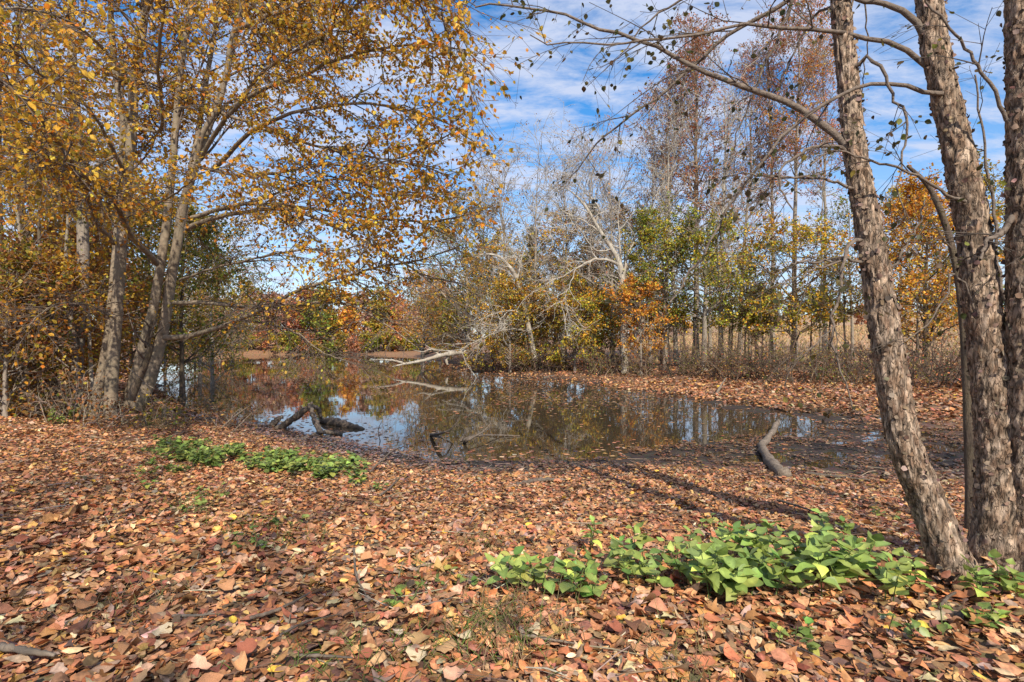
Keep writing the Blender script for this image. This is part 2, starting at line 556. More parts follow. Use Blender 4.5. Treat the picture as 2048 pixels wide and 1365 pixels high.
def axis_grid(lo, hi, n, k, c=0.0):
    a = math.asinh((lo - c) / k); b = math.asinh((hi - c) / k)
    return c + k * np.sinh(np.linspace(a, b, n))


gx = axis_grid(-700, 700, 190, 9.0)
gy = axis_grid(-60, 900, 220, 9.0, 5.0)
GX, GY = np.meshgrid(gx, gy)
GZ = height(GX, GY)
idx = np.arange(GX.size).reshape(GX.shape)
quads = np.stack([idx[:-1, :-1], idx[:-1, 1:], idx[1:, 1:], idx[1:, :-1]], -1)
gb = Buf()
sdg = pond_sd(GX, GY)
wet = np.maximum(smooth(2.2, .2, sdg), smooth(1.35, .7, np.sqrt(((GX - 6.6) / 4.4) ** 2 + ((GY - 11.3) / 2.9) ** 2)))
fieldw = smooth(.2, .40, GX / np.maximum(GY, 1)) * smooth(7, 12, sdg) * smooth(24, 30, GY)
far = smooth(45, 80, GY) * (1 - fieldw)
cg = (np.array([.25, .145, .09])[None, None] * (1 - wet[..., None]) + np.array([.05, .036, .028]) * wet[..., None])
cg = cg * (1 - fieldw[..., None]) + np.array([.46, .29, .155]) * fieldw[..., None]
cg = cg * (1 - far[..., None]) + np.array([.30, .165, .09]) * far[..., None]
gb.add(np.stack([GX, GY, GZ], -1), q=quads, c=cg.reshape(-1, 3))


def ground_mat():
    m, nt, b = new_mat('soil_and_litter')
    N = nt.nodes.new; K = nt.links.new
    at = N('ShaderNodeAttribute'); at.attribute_name = 'Col'
    tcx = N('ShaderNodeTexCoord')
    n1 = N('ShaderNodeTexNoise'); n1.inputs['Scale'].default_value = 7; n1.inputs['Detail'].default_value = 9; n1.inputs['Roughness'].default_value = .7
    n2 = N('ShaderNodeTexVoronoi'); n2.inputs['Scale'].default_value = 14
    K(tcx.outputs['Object'], n1.inputs['Vector']); K(tcx.outputs['Object'], n2.inputs['Vector'])
    mr = N('ShaderNodeMapRange'); mr.inputs[1].default_value = .3; mr.inputs[2].default_value = .7; mr.inputs[3].default_value = .45; mr.inputs[4].default_value = 1.5
    K(n1.outputs['Fac'], mr.inputs[0])
    sc_ = N('ShaderNodeVectorMath'); sc_.operation = 'SCALE'
    K(at.outputs['Color'], sc_.inputs[0]); K(mr.outputs[0], sc_.inputs['Scale'])
    hs = N('ShaderNodeMix'); hs.data_type = 'RGBA'; hs.blend_type = 'MULTIPLY'; hs.inputs[0].default_value = .4
    K(sc_.outputs[0], hs.inputs[6]); K(n2.outputs['Color'], hs.inputs[7])
    K(hs.outputs[2], b.inputs['Base Color'])
    b.inputs['Roughness'].default_value = .8
    b.inputs['Specular IOR Level'].default_value = .25
    bp = N('ShaderNodeBump'); bp.inputs['Strength'].default_value = .7; bp.inputs['Distance'].default_value = .03
    K(n1.outputs['Fac'], bp.inputs['Height']); K(bp.outputs[0], b.inputs['Normal'])
    return m


M_GROUND = ground_mat()
ground = gb.obj('ground', M_GROUND)
tag(ground, 'leaf-covered earth bank and meadow around the pond', 'ground', kind='structure')

# water sheet
m, nt, b = new_mat('pond_water')
b.inputs['Base Color'].default_value = (.045, .034, .022, 1)
b.inputs['Roughness'].default_value = .025
b.inputs['IOR'].default_value = 1.4
b.inputs['Specular IOR Level'].default_value = .75
tcx = nt.nodes.new('ShaderNodeTexCoord'); no = nt.nodes.new('ShaderNodeTexNoise')
mpx = nt.nodes.new('ShaderNodeMapping'); mpx.inputs['Scale'].default_value = (1.0, .45, 1)
no.inputs['Scale'].default_value = 2.2; no.inputs['Detail'].default_value = 3
bp = nt.nodes.new('ShaderNodeBump'); bp.inputs['Strength'].default_value = .06; bp.inputs['Distance'].default_value = .03
nt.links.new(tcx.outputs['Object'], mpx.inputs[0]); nt.links.new(mpx.outputs[0], no.inputs['Vector'])
nt.links.new(no.outputs['Fac'], bp.inputs['Height']); nt.links.new(bp.outputs[0], b.inputs['Normal'])
M_WATER = m
wb = Buf()
lo, hi = POND.min(0) - 3, POND.max(0) + 3
wb.add([[lo[0], lo[1], ZW], [hi[0], lo[1], ZW], [hi[0], hi[1], ZW], [lo[0], hi[1], ZW]], q=[[0, 1, 2, 3]])
water = wb.obj('water', M_WATER, color=False)
tag(water, 'still brown pond water mirroring trees and sky', 'water', kind='structure')

# ------------------------------------------------------------------ palettes (linear base colours)
LITTER = [(.48, .245, .12), (.40, .17, .07), (.21, .105, .06), (.39, .27, .185), (.60, .40, .235), (.32, .12, .065), (.52, .28, .095), (.125, .075, .052), (.66, .40, .06)]
LITTER_W = [34, 28, 13, 9, 6, 8, 7, 4, .8]
GOLD = [(.68, .38, .04), (.56, .26, .03), (.74, .48, .06), (.48, .30, .04), (.58, .20, .025), (.36, .28, .04)]
GOLD_W = [30, 24, 18, 10, 9, 8]
OLIVE = [(.28, .25, .04), (.42, .31, .04), (.18, .19, .035), (.52, .31, .035), (.34, .19, .04)]
OLIVE_W = [25, 22, 20, 16, 8]
BROWNLF = [(.30, .13, .045), (.22, .095, .04), (.38, .17, .05), (.26, .17, .05)]
BROWN_W = [4, 3, 3, 2]
RUSSET = [(.50, .18, .08), (.40, .13, .07), (.56, .25, .11), (.32, .13, .08)]
RUSSET_W = [4, 3, 3, 2]
ORANGE = [(.66, .28, .045), (.72, .38, .05), (.58, .20, .035), (.56, .38, .06)]
ORANGE_W = [4, 3, 3, 2]
YGREEN = [(.44, .40, .045), (.62, .44, .045), (.29, .33, .045), (.66, .42, .045), (.19, .23, .04)]
YGREEN_W = [4, 4, 4, 2, 2]
GREEN = [(.17, .21, .04), (.26, .28, .045), (.12, .155, .035), (.38, .33, .04)]
GREEN_W = [4, 4, 3, 2]
CEDAR = [(.05, .075, .03), (.075, .10, .035), (.10, .11, .035)]
CEDAR_W = [4, 3, 2]
PINK = [(.46, .25, .18), (.40, .20, .15), (.38, .26, .19), (.48, .31, .18)]  # pinkish-brown foliage, paled and greyed so the colour imitates far-shore haze
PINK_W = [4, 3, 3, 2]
BIRCHLF = [(.07, .075, .025), (.12, .10, .03), (.10, .065, .03), (.26, .22, .05), (.05, .045, .022)]
BIRCH_W = [4, 3, 3, 1.2, 3]
PALS = dict(gold=(GOLD, GOLD_W), olive=(OLIVE, OLIVE_W), brown=(BROWNLF, BROWN_W), russet=(RUSSET, RUSSET_W), orange=(ORANGE, ORANGE_W),
            ygreen=(YGREEN, YGREEN_W), green=(GREEN, GREEN_W), cedar=(CEDAR, CEDAR_W), pink=(PINK, PINK_W), birch=(BIRCHLF, BIRCH_W))


def clump_colors(C, pal, rng, jit=.2, clump=.0, cs=1.0):
    c = pick(*PALS[pal], len(C), rng, jit)
    return c


def leaf_dirs(n, tw, rng, droop=.4, spreadn=.5):
    """leaf axis and surface direction from the twig direction"""
    a = nrm(tw + rng.normal(0, .75, (n, 3)) + np.array([0, 0, -droop]))
    nn = nrm(np.array([0, 0, 1.]) + rng.normal(0, spreadn, (n, 3)))
    return a, nn


def twig_leaves(Q, per, rng, t0=.15, jitter=.02):
    M, n, _ = Q.shape
    pid = np.repeat(np.arange(M), per)
    t = t0 + (1 - t0) * rng.random(len(pid))
    f = np.clip(t * (n - 1), 0, n - 1.001); i = f.astype(int); a = (f - i)[:, None]
    C = Q[pid, i] * (1 - a) + Q[pid, i + 1] * a
    tw = nrm(Q[pid, i + 1] - Q[pid, i])
    return C + rng.normal(0, jitter, C.shape), tw


def in_frame(C, m=0):
    px = CX + C[:, 0] / np.maximum(C[:, 1], .01) * F
    py = CY - (C[:, 2] - CAMZ) / np.maximum(C[:, 1], .01) * F
    return (C[:, 1] > .3) & (px > -m) & (px < 2048 + m) & (py > -m) & (py < 1365 + m)


_leafmesh = {}


def single_leaf_meshes(key, tmpl, pal, mat, rng, n=18, fold=.2, curl=.3, jit=.2, roll=0.0):
    if key not in _leafmesh:
        out_ = []
        cols = pick(*PALS[pal], n, rng, jit) if isinstance(pal, str) else pick(pal[0], pal[1], n, rng, jit)
        for i in range(n):
            bf = Buf()
            tm = tmpl[i % len(tmpl)]
            leafset(bf, np.zeros((1, 3)), np.array([[0, 1., 0]]), np.array([[0, 0, 1.]]), np.ones(1), tm, cols[i:i + 1], fold, curl, rng, roll=roll)
            out_.append(bf.mesh('leaf', mat))
        _leafmesh[key] = out_
    return _leafmesh[key]


def place_leaf(name, me, parent, C, axis, normal, size, org):
    o = bpy.data.objects.new(name, me)
    COL.objects.link(o)
    o.parent = parent
    axis = nrm(axis); nn = nrm(normal - normal.dot(axis) * axis); ss = np.cross(axis, nn)
    from mathutils import Matrix
    mtx = Matrix(((ss[0], axis[0], nn[0]), (ss[1], axis[1], nn[1]), (ss[2], axis[2], nn[2])))
    o.rotation_mode = 'QUATERNION'
    o.location = [float(v) for v in (C - org)]
    o.rotation_quaternion = mtx.to_quaternion()
    o.scale = (float(size),) * 3
    return o


# ------------------------------------------------------------------ generic tree
def gen_tree(name, label, base, H, r0, pal, bark='grey', spread=3.0, t0=.3, n1=22, n2=7, n3=5, per=5, lsize=.11, shape='round', up=.05,
             ang=55, lean=(0, 0), cat='tree', group=None, seed=0, tw_col=(.20, .15, .11), tmpl=T_RH, mat=None, path=None, flat=0.2, droop=.3, sides=9, wander=.13, pal2=None, mix2=0.0, keep=1.0, tw=1.0):
    rng = np.random.default_rng(seed + 1000)
    base = np.asarray(base, float)
    root = thing(name, label, cat, base, group)
    if path is None:
        n = 14
        s = np.linspace(0, 1, n)
        wx = np.cumsum(rng.normal(0, 1, n)) * H * .006
        wy = np.cumsum(rng.normal(0, 1, n)) * H * .006
        tr = np.stack([base[0] + lean[0] * H * s ** 1.3 + wx * s, base[1] + lean[1] * H * s + wy * s, base[2] - .15 + (H + .15) * s], -1)
        rad = r0 * (1.0 - .88 * s) + r0 * .55 * np.exp(-s * H / .35)
    else:
        arr = catmull(path, 30)
        tr, rad = arr[:, :3], arr[:, 3]
    T = tr[None]; TR = rad[None]
    bt = Buf(); tubes(bt, T, TR, sides)
    bt.obj('trunk', M_BARK[bark], root, color=False)

    def prof(t):
        s = np.clip((t - t0) / (1 - t0), 0, 1)
        if shape == 'cone': return 1.08 - s
        if shape == 'narrow': return .55 * np.sin(np.pi * (s * .8 + .15)) + .25
        if shape == 'vase': return .5 + .5 * s
        return np.sin(np.pi * np.clip(s * .78 + .17, 0, 1)) ** .8 + .08
    Q1, R1, p1, t1 = spawn(T, TR, n1, t0, .985, ang, 12, lambda t, p: spread * prof(t) * rng.uniform(.65, 1.15, len(t)), 7, up, wander, .5, rng, flat=flat, rmax=r0 * .45)
    L1 = np.linalg.norm(Q1[:, -1] - Q1[:, 0], axis=1)
    Q2, R2, p2, t2 = spawn(Q1, R1, n2, .22, 1, 48, 14, lambda t, p: L1[p] * (.55 - .25 * t) * rng.uniform(.7, 1.3, len(t)) + .15, 5, up * .7, wander * 1.2, .55, rng, flat=flat)
    L2 = np.linalg.norm(Q2[:, -1] - Q2[:, 0], axis=1)
    Q3, R3, p3, t3 = spawn(Q2, R2, n3, .2, 1, 45, 15, lambda t, p: L2[p] * .42 * rng.uniform(.7, 1.3, len(t)) + .1, 3, up * .3, wander * 1.3, .6, rng, flat=flat)
    bb = Buf()
    tubes(bb, Q1[:, [0, 1, 3, 5, 7]] if tw > 0 else Q1[:, [0, 3, 7]], np.maximum(R1[:, [0, 1, 3, 5, 7]] if tw > 0 else R1[:, [0, 3, 7]], .012), 5 if tw > .9 else 4)
    tag(bb.obj('limbs', M_BARK[bark], root, color=False), kind='stuff')
    bw = Buf()
    mn = .0055 * max(1, base[1] / 22)
    kk = max(1, round(1 / tw)) if tw > 0 else 0
    if tw > 0: tubes(bw, Q2[:, ::2] if Q2.shape[1] % 2 else Q2[:, [0, 2, 5]], np.maximum(R2[:, ::2] if Q2.shape[1] % 2 else R2[:, [0, 2, 5]], mn * 1.5), 3, tw_col)
    if kk:
        tubes(bw, Q3[::kk][:, [0, 2, 3]], np.maximum(R3[::kk][:, [0, 2, 3]], mn), 3, tw_col)
    if tw > 0: tag(bw.obj('twigs', M_TWIG, root), kind='stuff')
    if per > 0:
        C, tw = twig_leaves(Q3, per, rng, .15, lsize * .5)
        if keep < 1:
            C0 = nrm(C) * 0
            dens = fbm(C / (spread * .22), seed + 5, 2)
            ok = dens > np.quantile(dens, 1 - keep)
            C, tw = C[ok], tw[ok]
        n = len(C)
        a, nn = leaf_dirs(n, tw, rng, droop, .6)
        col = pick(*PALS[pal], n, rng, .2)
        if pal2:
            c2 = pick(*PALS[pal2], n, rng, .2)
            w = fbm(C / (spread * .5), seed + 77, 2) > np.quantile(fbm(C[::7] / (spread * .5), seed + 77, 2), 1 - mix2)
            w ^= rng.random(n) < .22
            col = np.where(w[:, None], c2, col)
        st = rng.random(n) < .10
        col = np.where(st[:, None], pick(BROWNLF, BROWN_W, n, rng, .2), col)
        lf = Buf()
        leafset(lf, C, a, nn, lsize * rng.uniform(.65, 1.3, n), tmpl, col, .2, .3, rng, aspect=1.15)
        tag(lf.obj('crown', mat or M_FAR, root), kind='stuff')
    return root
# ------------------------------------------------------------------ the near trees, limb by limb
def trace(pts, n):
    """pts: (px, py, depth, radius)"""
    a = np.array([[*P(p[0], p[1], p[2]), p[3]] for p in pts])
    return catmull(a, n)


def limb_trace(pts, d0, d1, r0, r1, n=22, wob=0.015, rng=RNG):
    k = len(pts)
    s = np.linspace(0, 1, k)
    a = np.array([[*P(p[0], p[1], d0 + (d1 - d0) * q), r0 + (r1 - r0) * q ** .8] for p, q in zip(pts, s)])
    c = catmull(a, n)
    c[1:-1, :3] += rng.normal(0, wob, (n - 2, 3)) * .5
    return c


def rough_trunk(buf, path, sides, rings, amp, sc, seed, ridge=True):
    """a trunk tube whose surface is broken into raised plates"""
    c = catmull(path, rings)
    Pt, R = c[None, :, :3], c[None, :, 3]
    tan, u, v = frames(Pt)
    a = np.arange(sides) * 2 * np.pi / sides
    dirn = np.cos(a)[None, :, None] * u[0][:, None, :] + np.sin(a)[None, :, None] * v[0][:, None, :]
    s = np.concatenate([[0], np.cumsum(np.linalg.norm(np.diff(Pt[0], axis=0), axis=1))])
    cyl = np.stack([np.cos(a)[None] * R[0][:, None] * sc[0] + 0 * s[:, None], np.sin(a)[None] * R[0][:, None] * sc[0] + 0 * s[:, None], np.repeat((s * sc[1])[:, None], sides, 1)], -1)
    wob = fbm(cyl * .35, seed + 3, 2) - .5
    nz = fbm(cyl + wob[..., None] * 1.2, seed, 3)
    if ridge:
        nz = np.clip((np.abs(nz - .5) * 5.0), 0, 1)
    rr = R[0][:, None] * (1 + .14 * wob) + amp * (nz - .45)
    V = Pt[0][:, None, :] + rr[..., None] * dirn
    idx = np.arange(rings * sides).reshape(rings, sides)
    nx = np.roll(idx, -1, 1)
    buf.add(V, q=np.stack([idx[:-1], nx[:-1], nx[1:], idx[1:]], -1))
    return c


def worley(p, seed):
    i0 = np.floor(p).astype(np.int64)
    f1 = np.full(p.shape[:-1], 9.); f2 = f1.copy(); cid = np.zeros(p.shape[:-1]); off = np.zeros(p.shape[:-1] + (2,))
    zz = np.zeros_like(i0[..., 0])
    for a in (-1, 0, 1):
        for b in (-1, 0, 1):
            ix, iy = i0[..., 0] + a, i0[..., 1] + b
            q = np.stack([ix + .1 + .8 * _hash(ix, iy, zz, seed), iy + .1 + .8 * _hash(ix, iy, zz + 1, seed)], -1)
            dv = p - q
            d = np.abs(dv[..., 0]) * .6 + np.linalg.norm(dv, axis=-1) * .6
            c = d < f1
            f2 = np.where(c, f1, np.minimum(f2, d))
            cid = np.where(c, _hash(ix, iy, zz + 2, seed), cid)
            off = np.where(c[..., None], dv, off)
            f1 = np.where(c, d, f1)
    return f1, f2, cid, off


def plate_trunk(buf, path, sides, rings, seed, amp=.015):
    """a birch trunk covered in curling bark plates with dark gaps"""
    c = catmull(path, rings)
    Pt, R = c[:, :3], c[:, 3]
    tan, u, v = frames(Pt[None])
    a = np.arange(sides) * 2 * np.pi / sides
    dirn = np.cos(a)[None, :, None] * u[0][:, None, :] + np.sin(a)[None, :, None] * v[0][:, None, :]
    s = np.concatenate([[0], np.cumsum(np.linalg.norm(np.diff(Pt, axis=0), axis=1))])
    one = np.ones((rings, 1)); on2 = np.ones((1, sides))
    ca, sa = np.cos(a)[None] * one, np.sin(a)[None] * one
    f = s[:, None] * on2
    hi = smooth(1.6, 3.2, f)                      # papery and curling higher up, furrowed below
    w = fbm(np.stack([ca * 1.5, sa * 1.5, f * 6], -1), seed + 4, 3) - .5
    w2 = fbm(np.stack([ca * 1.5 + 9, sa * 1.5, f * 6], -1), seed + 5, 3) - .5
    n_low = fbm(np.stack([ca * 4.6 + w * 1.1, sa * 4.6 + w2 * 1.1, f * 10 + w * 1.5], -1), seed + 1, 2)
    n_up = fbm(np.stack([ca * 3.2 + w * 1.1, sa * 3.2 + w2 * 1.1, f * 22 + w * 2.5], -1), seed + 2, 2)
    nn = n_low * (1 - hi) + n_up * hi
    edge = np.clip(np.abs(nn - .5) * 12, 0, 1)     # raised plates parted by cracks
    cid = fbm(np.stack([ca * 2.0, sa * 2.0, f * 11], -1) + np.sign(nn - .5)[..., None] * 7.3, seed + 8, 2)
    cid = np.clip((cid - .5) * 2.6 + .5, 0, .999)
    step = np.clip((fbm(np.stack([ca * 4.4, sa * 4.4, f * 16], -1), seed + 12, 2) - .46) * 14, 0, 1)
    fine = fbm(np.stack([ca * 7, sa * 7, f * 42], -1), seed + 9, 3) - .5
    rr = R[:, None] * (1 + .07 * w) + amp * (.62 * edge ** .7 + .5 * step - .6) + fine * .014
    V = Pt[:, None, :] + rr[..., None] * dirn
    idx = np.arange(rings * sides).reshape(rings, sides)
    nx = np.roll(idx, -1, 1)
    pal = np.array([(.24, .155, .10), (.36, .25, .17), (.47, .35, .25), (.38, .29, .22), (.30, .19, .125)])
    ci = cid * 3.99; i0 = ci.astype(int); col = pal[i0] * (1 - (ci - i0)[..., None]) + pal[i0 + 1] * (ci - i0)[..., None]
    k = (.22 + .78 * edge ** .8)[..., None] * (.62 + .46 * step)[..., None]
    col = col * k * (.75 + .9 * np.clip(fine + .35, 0, 1))[..., None]
    buf.add(V, q=np.stack([idx[:-1], nx[:-1], nx[1:], idx[1:]], -1), c=col.reshape(-1, 3))
    return c


def flakes(buf, c, n, size, rng, seed, cols, lo=0.0, hi=1.0, lift=.6):
    """curled plates of loose bark standing off a trunk"""
    t = rng.uniform(lo, hi, n) * (len(c) - 1.01)
    i = t.astype(int); f = (t - i)[:, None]
    pos = c[i, :3] * (1 - f) + c[i + 1, :3] * f
    rad = (c[i, 3:] * (1 - f) + c[i + 1, 3:] * f)
    tan = nrm(c[i + 1, :3] - c[i, :3])
    ref = nrm(rng.normal(size=(n, 3)))
    d = nrm(ref - (ref * tan).sum(1, keepdims=True) * tan)
    C = pos + d * (rad + .004)
    side = np.cross(tan, d)
    axis = nrm(np.where(rng.random((n, 1)) < .5, 1, -1) * side + rng.normal(0, .35, (n, 1)) * tan + d * rng.uniform(.05, lift, (n, 1)))
    leafset(buf, C, axis, d, size * rng.uniform(.5, 1.5, n), T_FL, cols, 0, .5, rng, aspect=rng.uniform(.6, 1.3, n))


T_FL = (np.array([[-.35, 0], [.3, 0], [-.4, .4], [.42, .45], [-.3, .8], [.2, .95]]), [[0, 1, 3, 2], [2, 3, 5, 4]], [])


def hero(name, label, base, stems, limbs, bark, pal, seed, rough=None, sub=(12, 8, 6), sublen=(1.3, .42), lsize=.07, extra=0, extra_len=2.6,
         tw_col=(.13, .10, .08), up=-.02, flakes_n=0, single=300, ang2=46, tmpl=T_O4, bias=None, stem_t0=.45, keepf=None, group=None, fine_r=.0028, per_fn=None, twig_max=.012, limb_k=1.0, flat2=.6, stem_k=1.0):
    rng = np.random.default_rng(seed)
    root = thing(name, label, 'tree', base, group)
    curves = []
    for k, st in enumerate(stems):
        bf = Buf()
        pth = np.array([[*P(p[0], p[1], p[2]), p[3] * stem_k] for p in st])
        if rough == 'plate':
            c = plate_trunk(bf, pth, 66, 260, seed + k)
        elif rough:
            c = rough_trunk(bf, pth, rough[0], rough[1], rough[2], rough[3], seed + k, rough[4])
        else:
            c = rough_trunk(bf, pth, 20, 80, .012, (9, 3), seed + k, False)
        o = bf.obj('trunk', M_PLATE if rough == 'plate' else M_BARK[bark], root, color=rough == 'plate')
        curves.append(c)
        if flakes_n:
            ff = Buf()
            fc = pick([(.34, .245, .18), (.30, .21, .15), (.38, .28, .21), (.24, .16, .115)], [4, 4, 3, 2], flakes_n, rng, .2)
            flakes(ff, c, flakes_n, .026, rng, seed, fc * .6, 0.02, .98, .8)
            tag(ff.obj('bark_flakes', M_TWIG, o), kind='stuff')
    main = []
    for lb in limbs:
        c = limb_trace(*lb, rng=rng)
        c[:, 3] *= limb_k
        bf = Buf(); tubes(bf, c[None, :, :3], c[None, :, 3], 8)
        bf.obj('limb', M_LIMB if bark == 'birch' else M_BARK[bark], root, color=False)
        main.append(c)
    bw = Buf()
    Ls, Rs = [], []
    if main:
        A = np.stack(main)
        Ls.append(A[:, :, :3]); Rs.append(A[:, :, 3])
    if extra:
        S = np.stack([catmull(c, 22) for c in curves])
        Q, R, _, _ = spawn(S[:, :, :3], S[:, :, 3], extra, stem_t0, 1, 52, 14, lambda t, p: extra_len * rng.uniform(.5, 1.2, len(t)), 21, .03 + up * .3, .10, .45, rng, flat=.1, rmax=.035, bias=bias)
        tubes(bw, Q[:, ::3], np.maximum(R[:, ::3], .005), 5, tw_col)
        Ls.append(Q); Rs.append(R)
    PL, PR = np.concatenate(Ls), np.concatenate(Rs)
    LL = np.linalg.norm(PL[:, -1] - PL[:, 0], axis=1)
    cnt = np.maximum((sub[0] * np.clip(LL / 2.5, .35, 2.2)).astype(int), 2)
    Q2, R2, p2, t2 = spawn(PL, PR, cnt, .22, 1.0, ang2, 13, lambda t, p: sublen[0] * np.clip(LL[p] / 2.5, .5, 1.1) * (1.1 - .55 * t) * rng.uniform(.55, 1.25, len(t)), 8, up, .12, .6, rng, flat=flat2, rmax=twig_max)
    Q3, R3, p3, t3 = spawn(Q2, R2, sub[1], .15, 1.0, 44, 14, lambda t, p: sublen[1] * rng.uniform(.5, 1.4, len(t)), 3, up * 2.2, .13, .6, rng, flat=flat2, rmax=.006)
    tubes(bw, Q2[:, ::2], np.maximum(R2[:, ::2], fine_r * 1.3), 4, tw_col)
    tubes(bw, Q3[:, [0, 3]], np.maximum(R3[:, [0, 3]], fine_r * .75), 3, tw_col)
    tag(bw.obj('twigs', M_TWIG, root), kind='stuff')
    C, tw = twig_leaves(Q3, sub[2], rng, .1, .012)
    if keepf is not None:
        ok = keepf(C, rng)
        C, tw = C[ok], tw[ok]
    n = len(C)
    a, nn = leaf_dirs(n, tw, rng, .55, .55)
    size = lsize * rng.uniform(.65, 1.25, n)
    col = pick(*PALS[pal], n, rng, .2)
    d = np.where(in_frame(C, 10), C[:, 1] / size, 1e9)
    order = np.argsort(d)[:single]
    order = order[d[order] < 1e8]
    big = np.zeros(n, bool); big[order] = True
    lf = Buf()
    leafset(lf, C[~big], a[~big], nn[~big], size[~big], tmpl, col[~big], .22, .35, rng, aspect=1.1)
    crown = tag(lf.obj('crown', M_LEAF, root), kind='stuff')
    ms = single_leaf_meshes(pal + '_hero', [T_BR], pal, M_LEAF, rng, 20, .2, .35)
    org = world_origin(crown)
    for j in order:
        place_leaf('leaf', ms[rng.integers(len(ms))], crown, C[j], a[j], nn[j], size[j], org)
    return root, n


# --- left: grey-barked clump with golden leaves
BASE_L = ground_hit(222, 848)
DL = BASE_L[1]
limbs_r = [
    ([(404, 312), (444, 248), (482, 203), (520, 148), (580, 108), (650, 68), (720, 5), (790, -60)], DL, 7.2, .040, .008),
    ([(462, 219), (499, 193), (551, 169), (603, 152), (671, 120), (760, 98), (850, 88), (930, 100)], DL, 7.0, .040, .007),
    ([(428, 336), (458, 310), (492, 272), (534, 248), (603, 222), (700, 208), (800, 216), (880, 240), (960, 290)], DL, 7.4, .042, .006),
    ([(374, 458), (406, 445), (448, 432), (500, 423), (551, 417), (603, 426), (700, 468), (760, 500), (850, 555), (905, 610)], DL, 7.6, .048, .006),
    ([(384, 436), (465, 412), (530, 408), (654, 421), (760, 438), (880, 442), (985, 412)], DL, 7.2, .038, .006),
    ([(330, 676), (379, 672), (430, 658), (500, 630), (551, 607), (603, 579), (700, 551), (760, 535), (850, 518), (920, 492)], DL, 7.8, .046, .006),
    ([(348, 606), (413, 606), (482, 613), (551, 615), (637, 606), (700, 610), (760, 642), (830, 692)], DL, 8.0, .036, .005),
    ([(480, 640), (540, 650), (590, 665), (640, 702), (690, 722)], DL - .6, 8.2, .016, .005),
    ([(440, 420), (520, 400), (600, 370), (690, 360), (790, 385), (880, 400)], DL, 7.6, .026, .005),
    ([(470, 62), (540, 30), (620, 0), (720, -30), (830, -30), (930, 10)], 9.6, 6.4, .034, .006),
    ([(430, 224), (520, 250), (620, 290), (720, 310), (830, 330), (900, 350)], DL, 7.0, .028, .005),
    ([(386, 330), (470, 350), (560, 345), (650, 330), (740, 330), (840, 300), (930, 250)], DL, 6.8, .030, .005),
    ([(360, 560), (420, 540), (500, 520), (600, 500), (680, 500), (760, 470)], DL, 7.8, .022, .005),
    ([(420, -60), (560, -80), (700, -70), (820, -20), (900, 60), (940, 150)], 9.4, 6.2, .036, .006),
]
stem_L2 = [(262, 812, DL + .5, .20), (268, 770, DL + .45, .16), (276, 742, DL + .4, .15), (286, 697, DL + .35, .135), (305, 626, DL + .3, .115), (317, 556, DL + .25, .11), (328, 486, DL + .2, .10),
           (335, 433, DL + .15, .095), (345, 330, DL, .085), (354, 225, DL, .08), (365, 114, DL - .1, .07), (380, 20, DL - .2, .06), (395, -120, DL - .3, .045), (405, -300, DL - .4, .02)]
stem_L3 = [(272, 815, DL + .5, .20), (288, 785, DL + .5, .18), (302, 755, DL + .5, .155), (318, 697, DL + .5, .135), (333, 626, DL + .45, .125), (342, 556, DL + .4, .12), (355, 486, DL + .3, .115),
           (366, 415, DL + .2, .11), (388, 340, DL, .095), (414, 262, DL, .085), (441, 190, DL, .075), (461, 115, DL, .065), (478, 45, DL - .1, .055), (500, -80, DL - .2, .04), (520, -220, DL - .3, .02)]
stem_L1 = [(221, 856, DL, .19), (221, 820, DL, .145), (226, 720, DL, .138), (234, 620, DL, .132), (241, 520, DL, .126), (247, 430, DL, .12), (258, 320, DL, .108), (267, 224, DL, .10),
           (266, 172, DL, .10), (282, 86, DL, .09), (293, 0, DL, .08), (305, -130, DL, .06), (310, -300, DL, .025)]
stem_L1b = [(184, 838, DL + .5, .16), (196, 780, DL + .4, .12), (210, 700, DL + .35, .085), (222, 600, DL + .35, .075), (236, 430, DL + .35, .07), (248, 250, DL + .1, .09), (234, 165, DL, .075), (224, 69, DL, .065), (219, -40, DL, .05), (210, -200, DL, .02)]


stem_L3b = [(372, 400, DL + .15, .07), (384, 330, DL + .2, .075), (398, 255, DL + .3, .068), (410, 175, DL + .3, .06), (424, 95, DL + .3, .05), (436, 0, DL + .3, .042), (448, -120, DL + .3, .02)]
stem_L3c = [(392, 330, DL, .06), (404, 270, DL - .2, .06), (438, 210, DL - .3, .055), (452, 150, DL - .4, .05), (462, 80, DL - .5, .042), (486, 0, DL - .6, .035), (500, -100, DL - .7, .018)]


def keep_left(C, rng):
    px = CX + C[:, 0] / np.maximum(C[:, 1], .1) * F
    py = CY - (C[:, 2] - CAMZ) / np.maximum(C[:, 1], .1) * F
    # the crown thins towards its outer tips over the pond
    thin = smooth(600, 950, px) * .25 + smooth(800, 1020, px) * .4 + smooth(120, 360, py) * smooth(450, 560, px) * .12
    thin = thin + .4 * smooth(430, 560, py) + .45 * smooth(560, 660, py)
    low = (C[:, 2] < 3.5) & (C[:, 0] < -4.0)
    thin = np.where(low, .9, thin)
    front = (px > 215) & (px < 470) & (py > 60) & (C[:, 1] < DL)   # few leaves on the viewer's side of the stems
    thin = np.where(front, np.maximum(thin, .62), thin)
    thin = np.maximum(thin, .4 * smooth(.50, .56, fbm(C * 1.5, 7, 2)))
    return (C[:, 1] > 1.6) & (rng.random(len(C)) > thin)


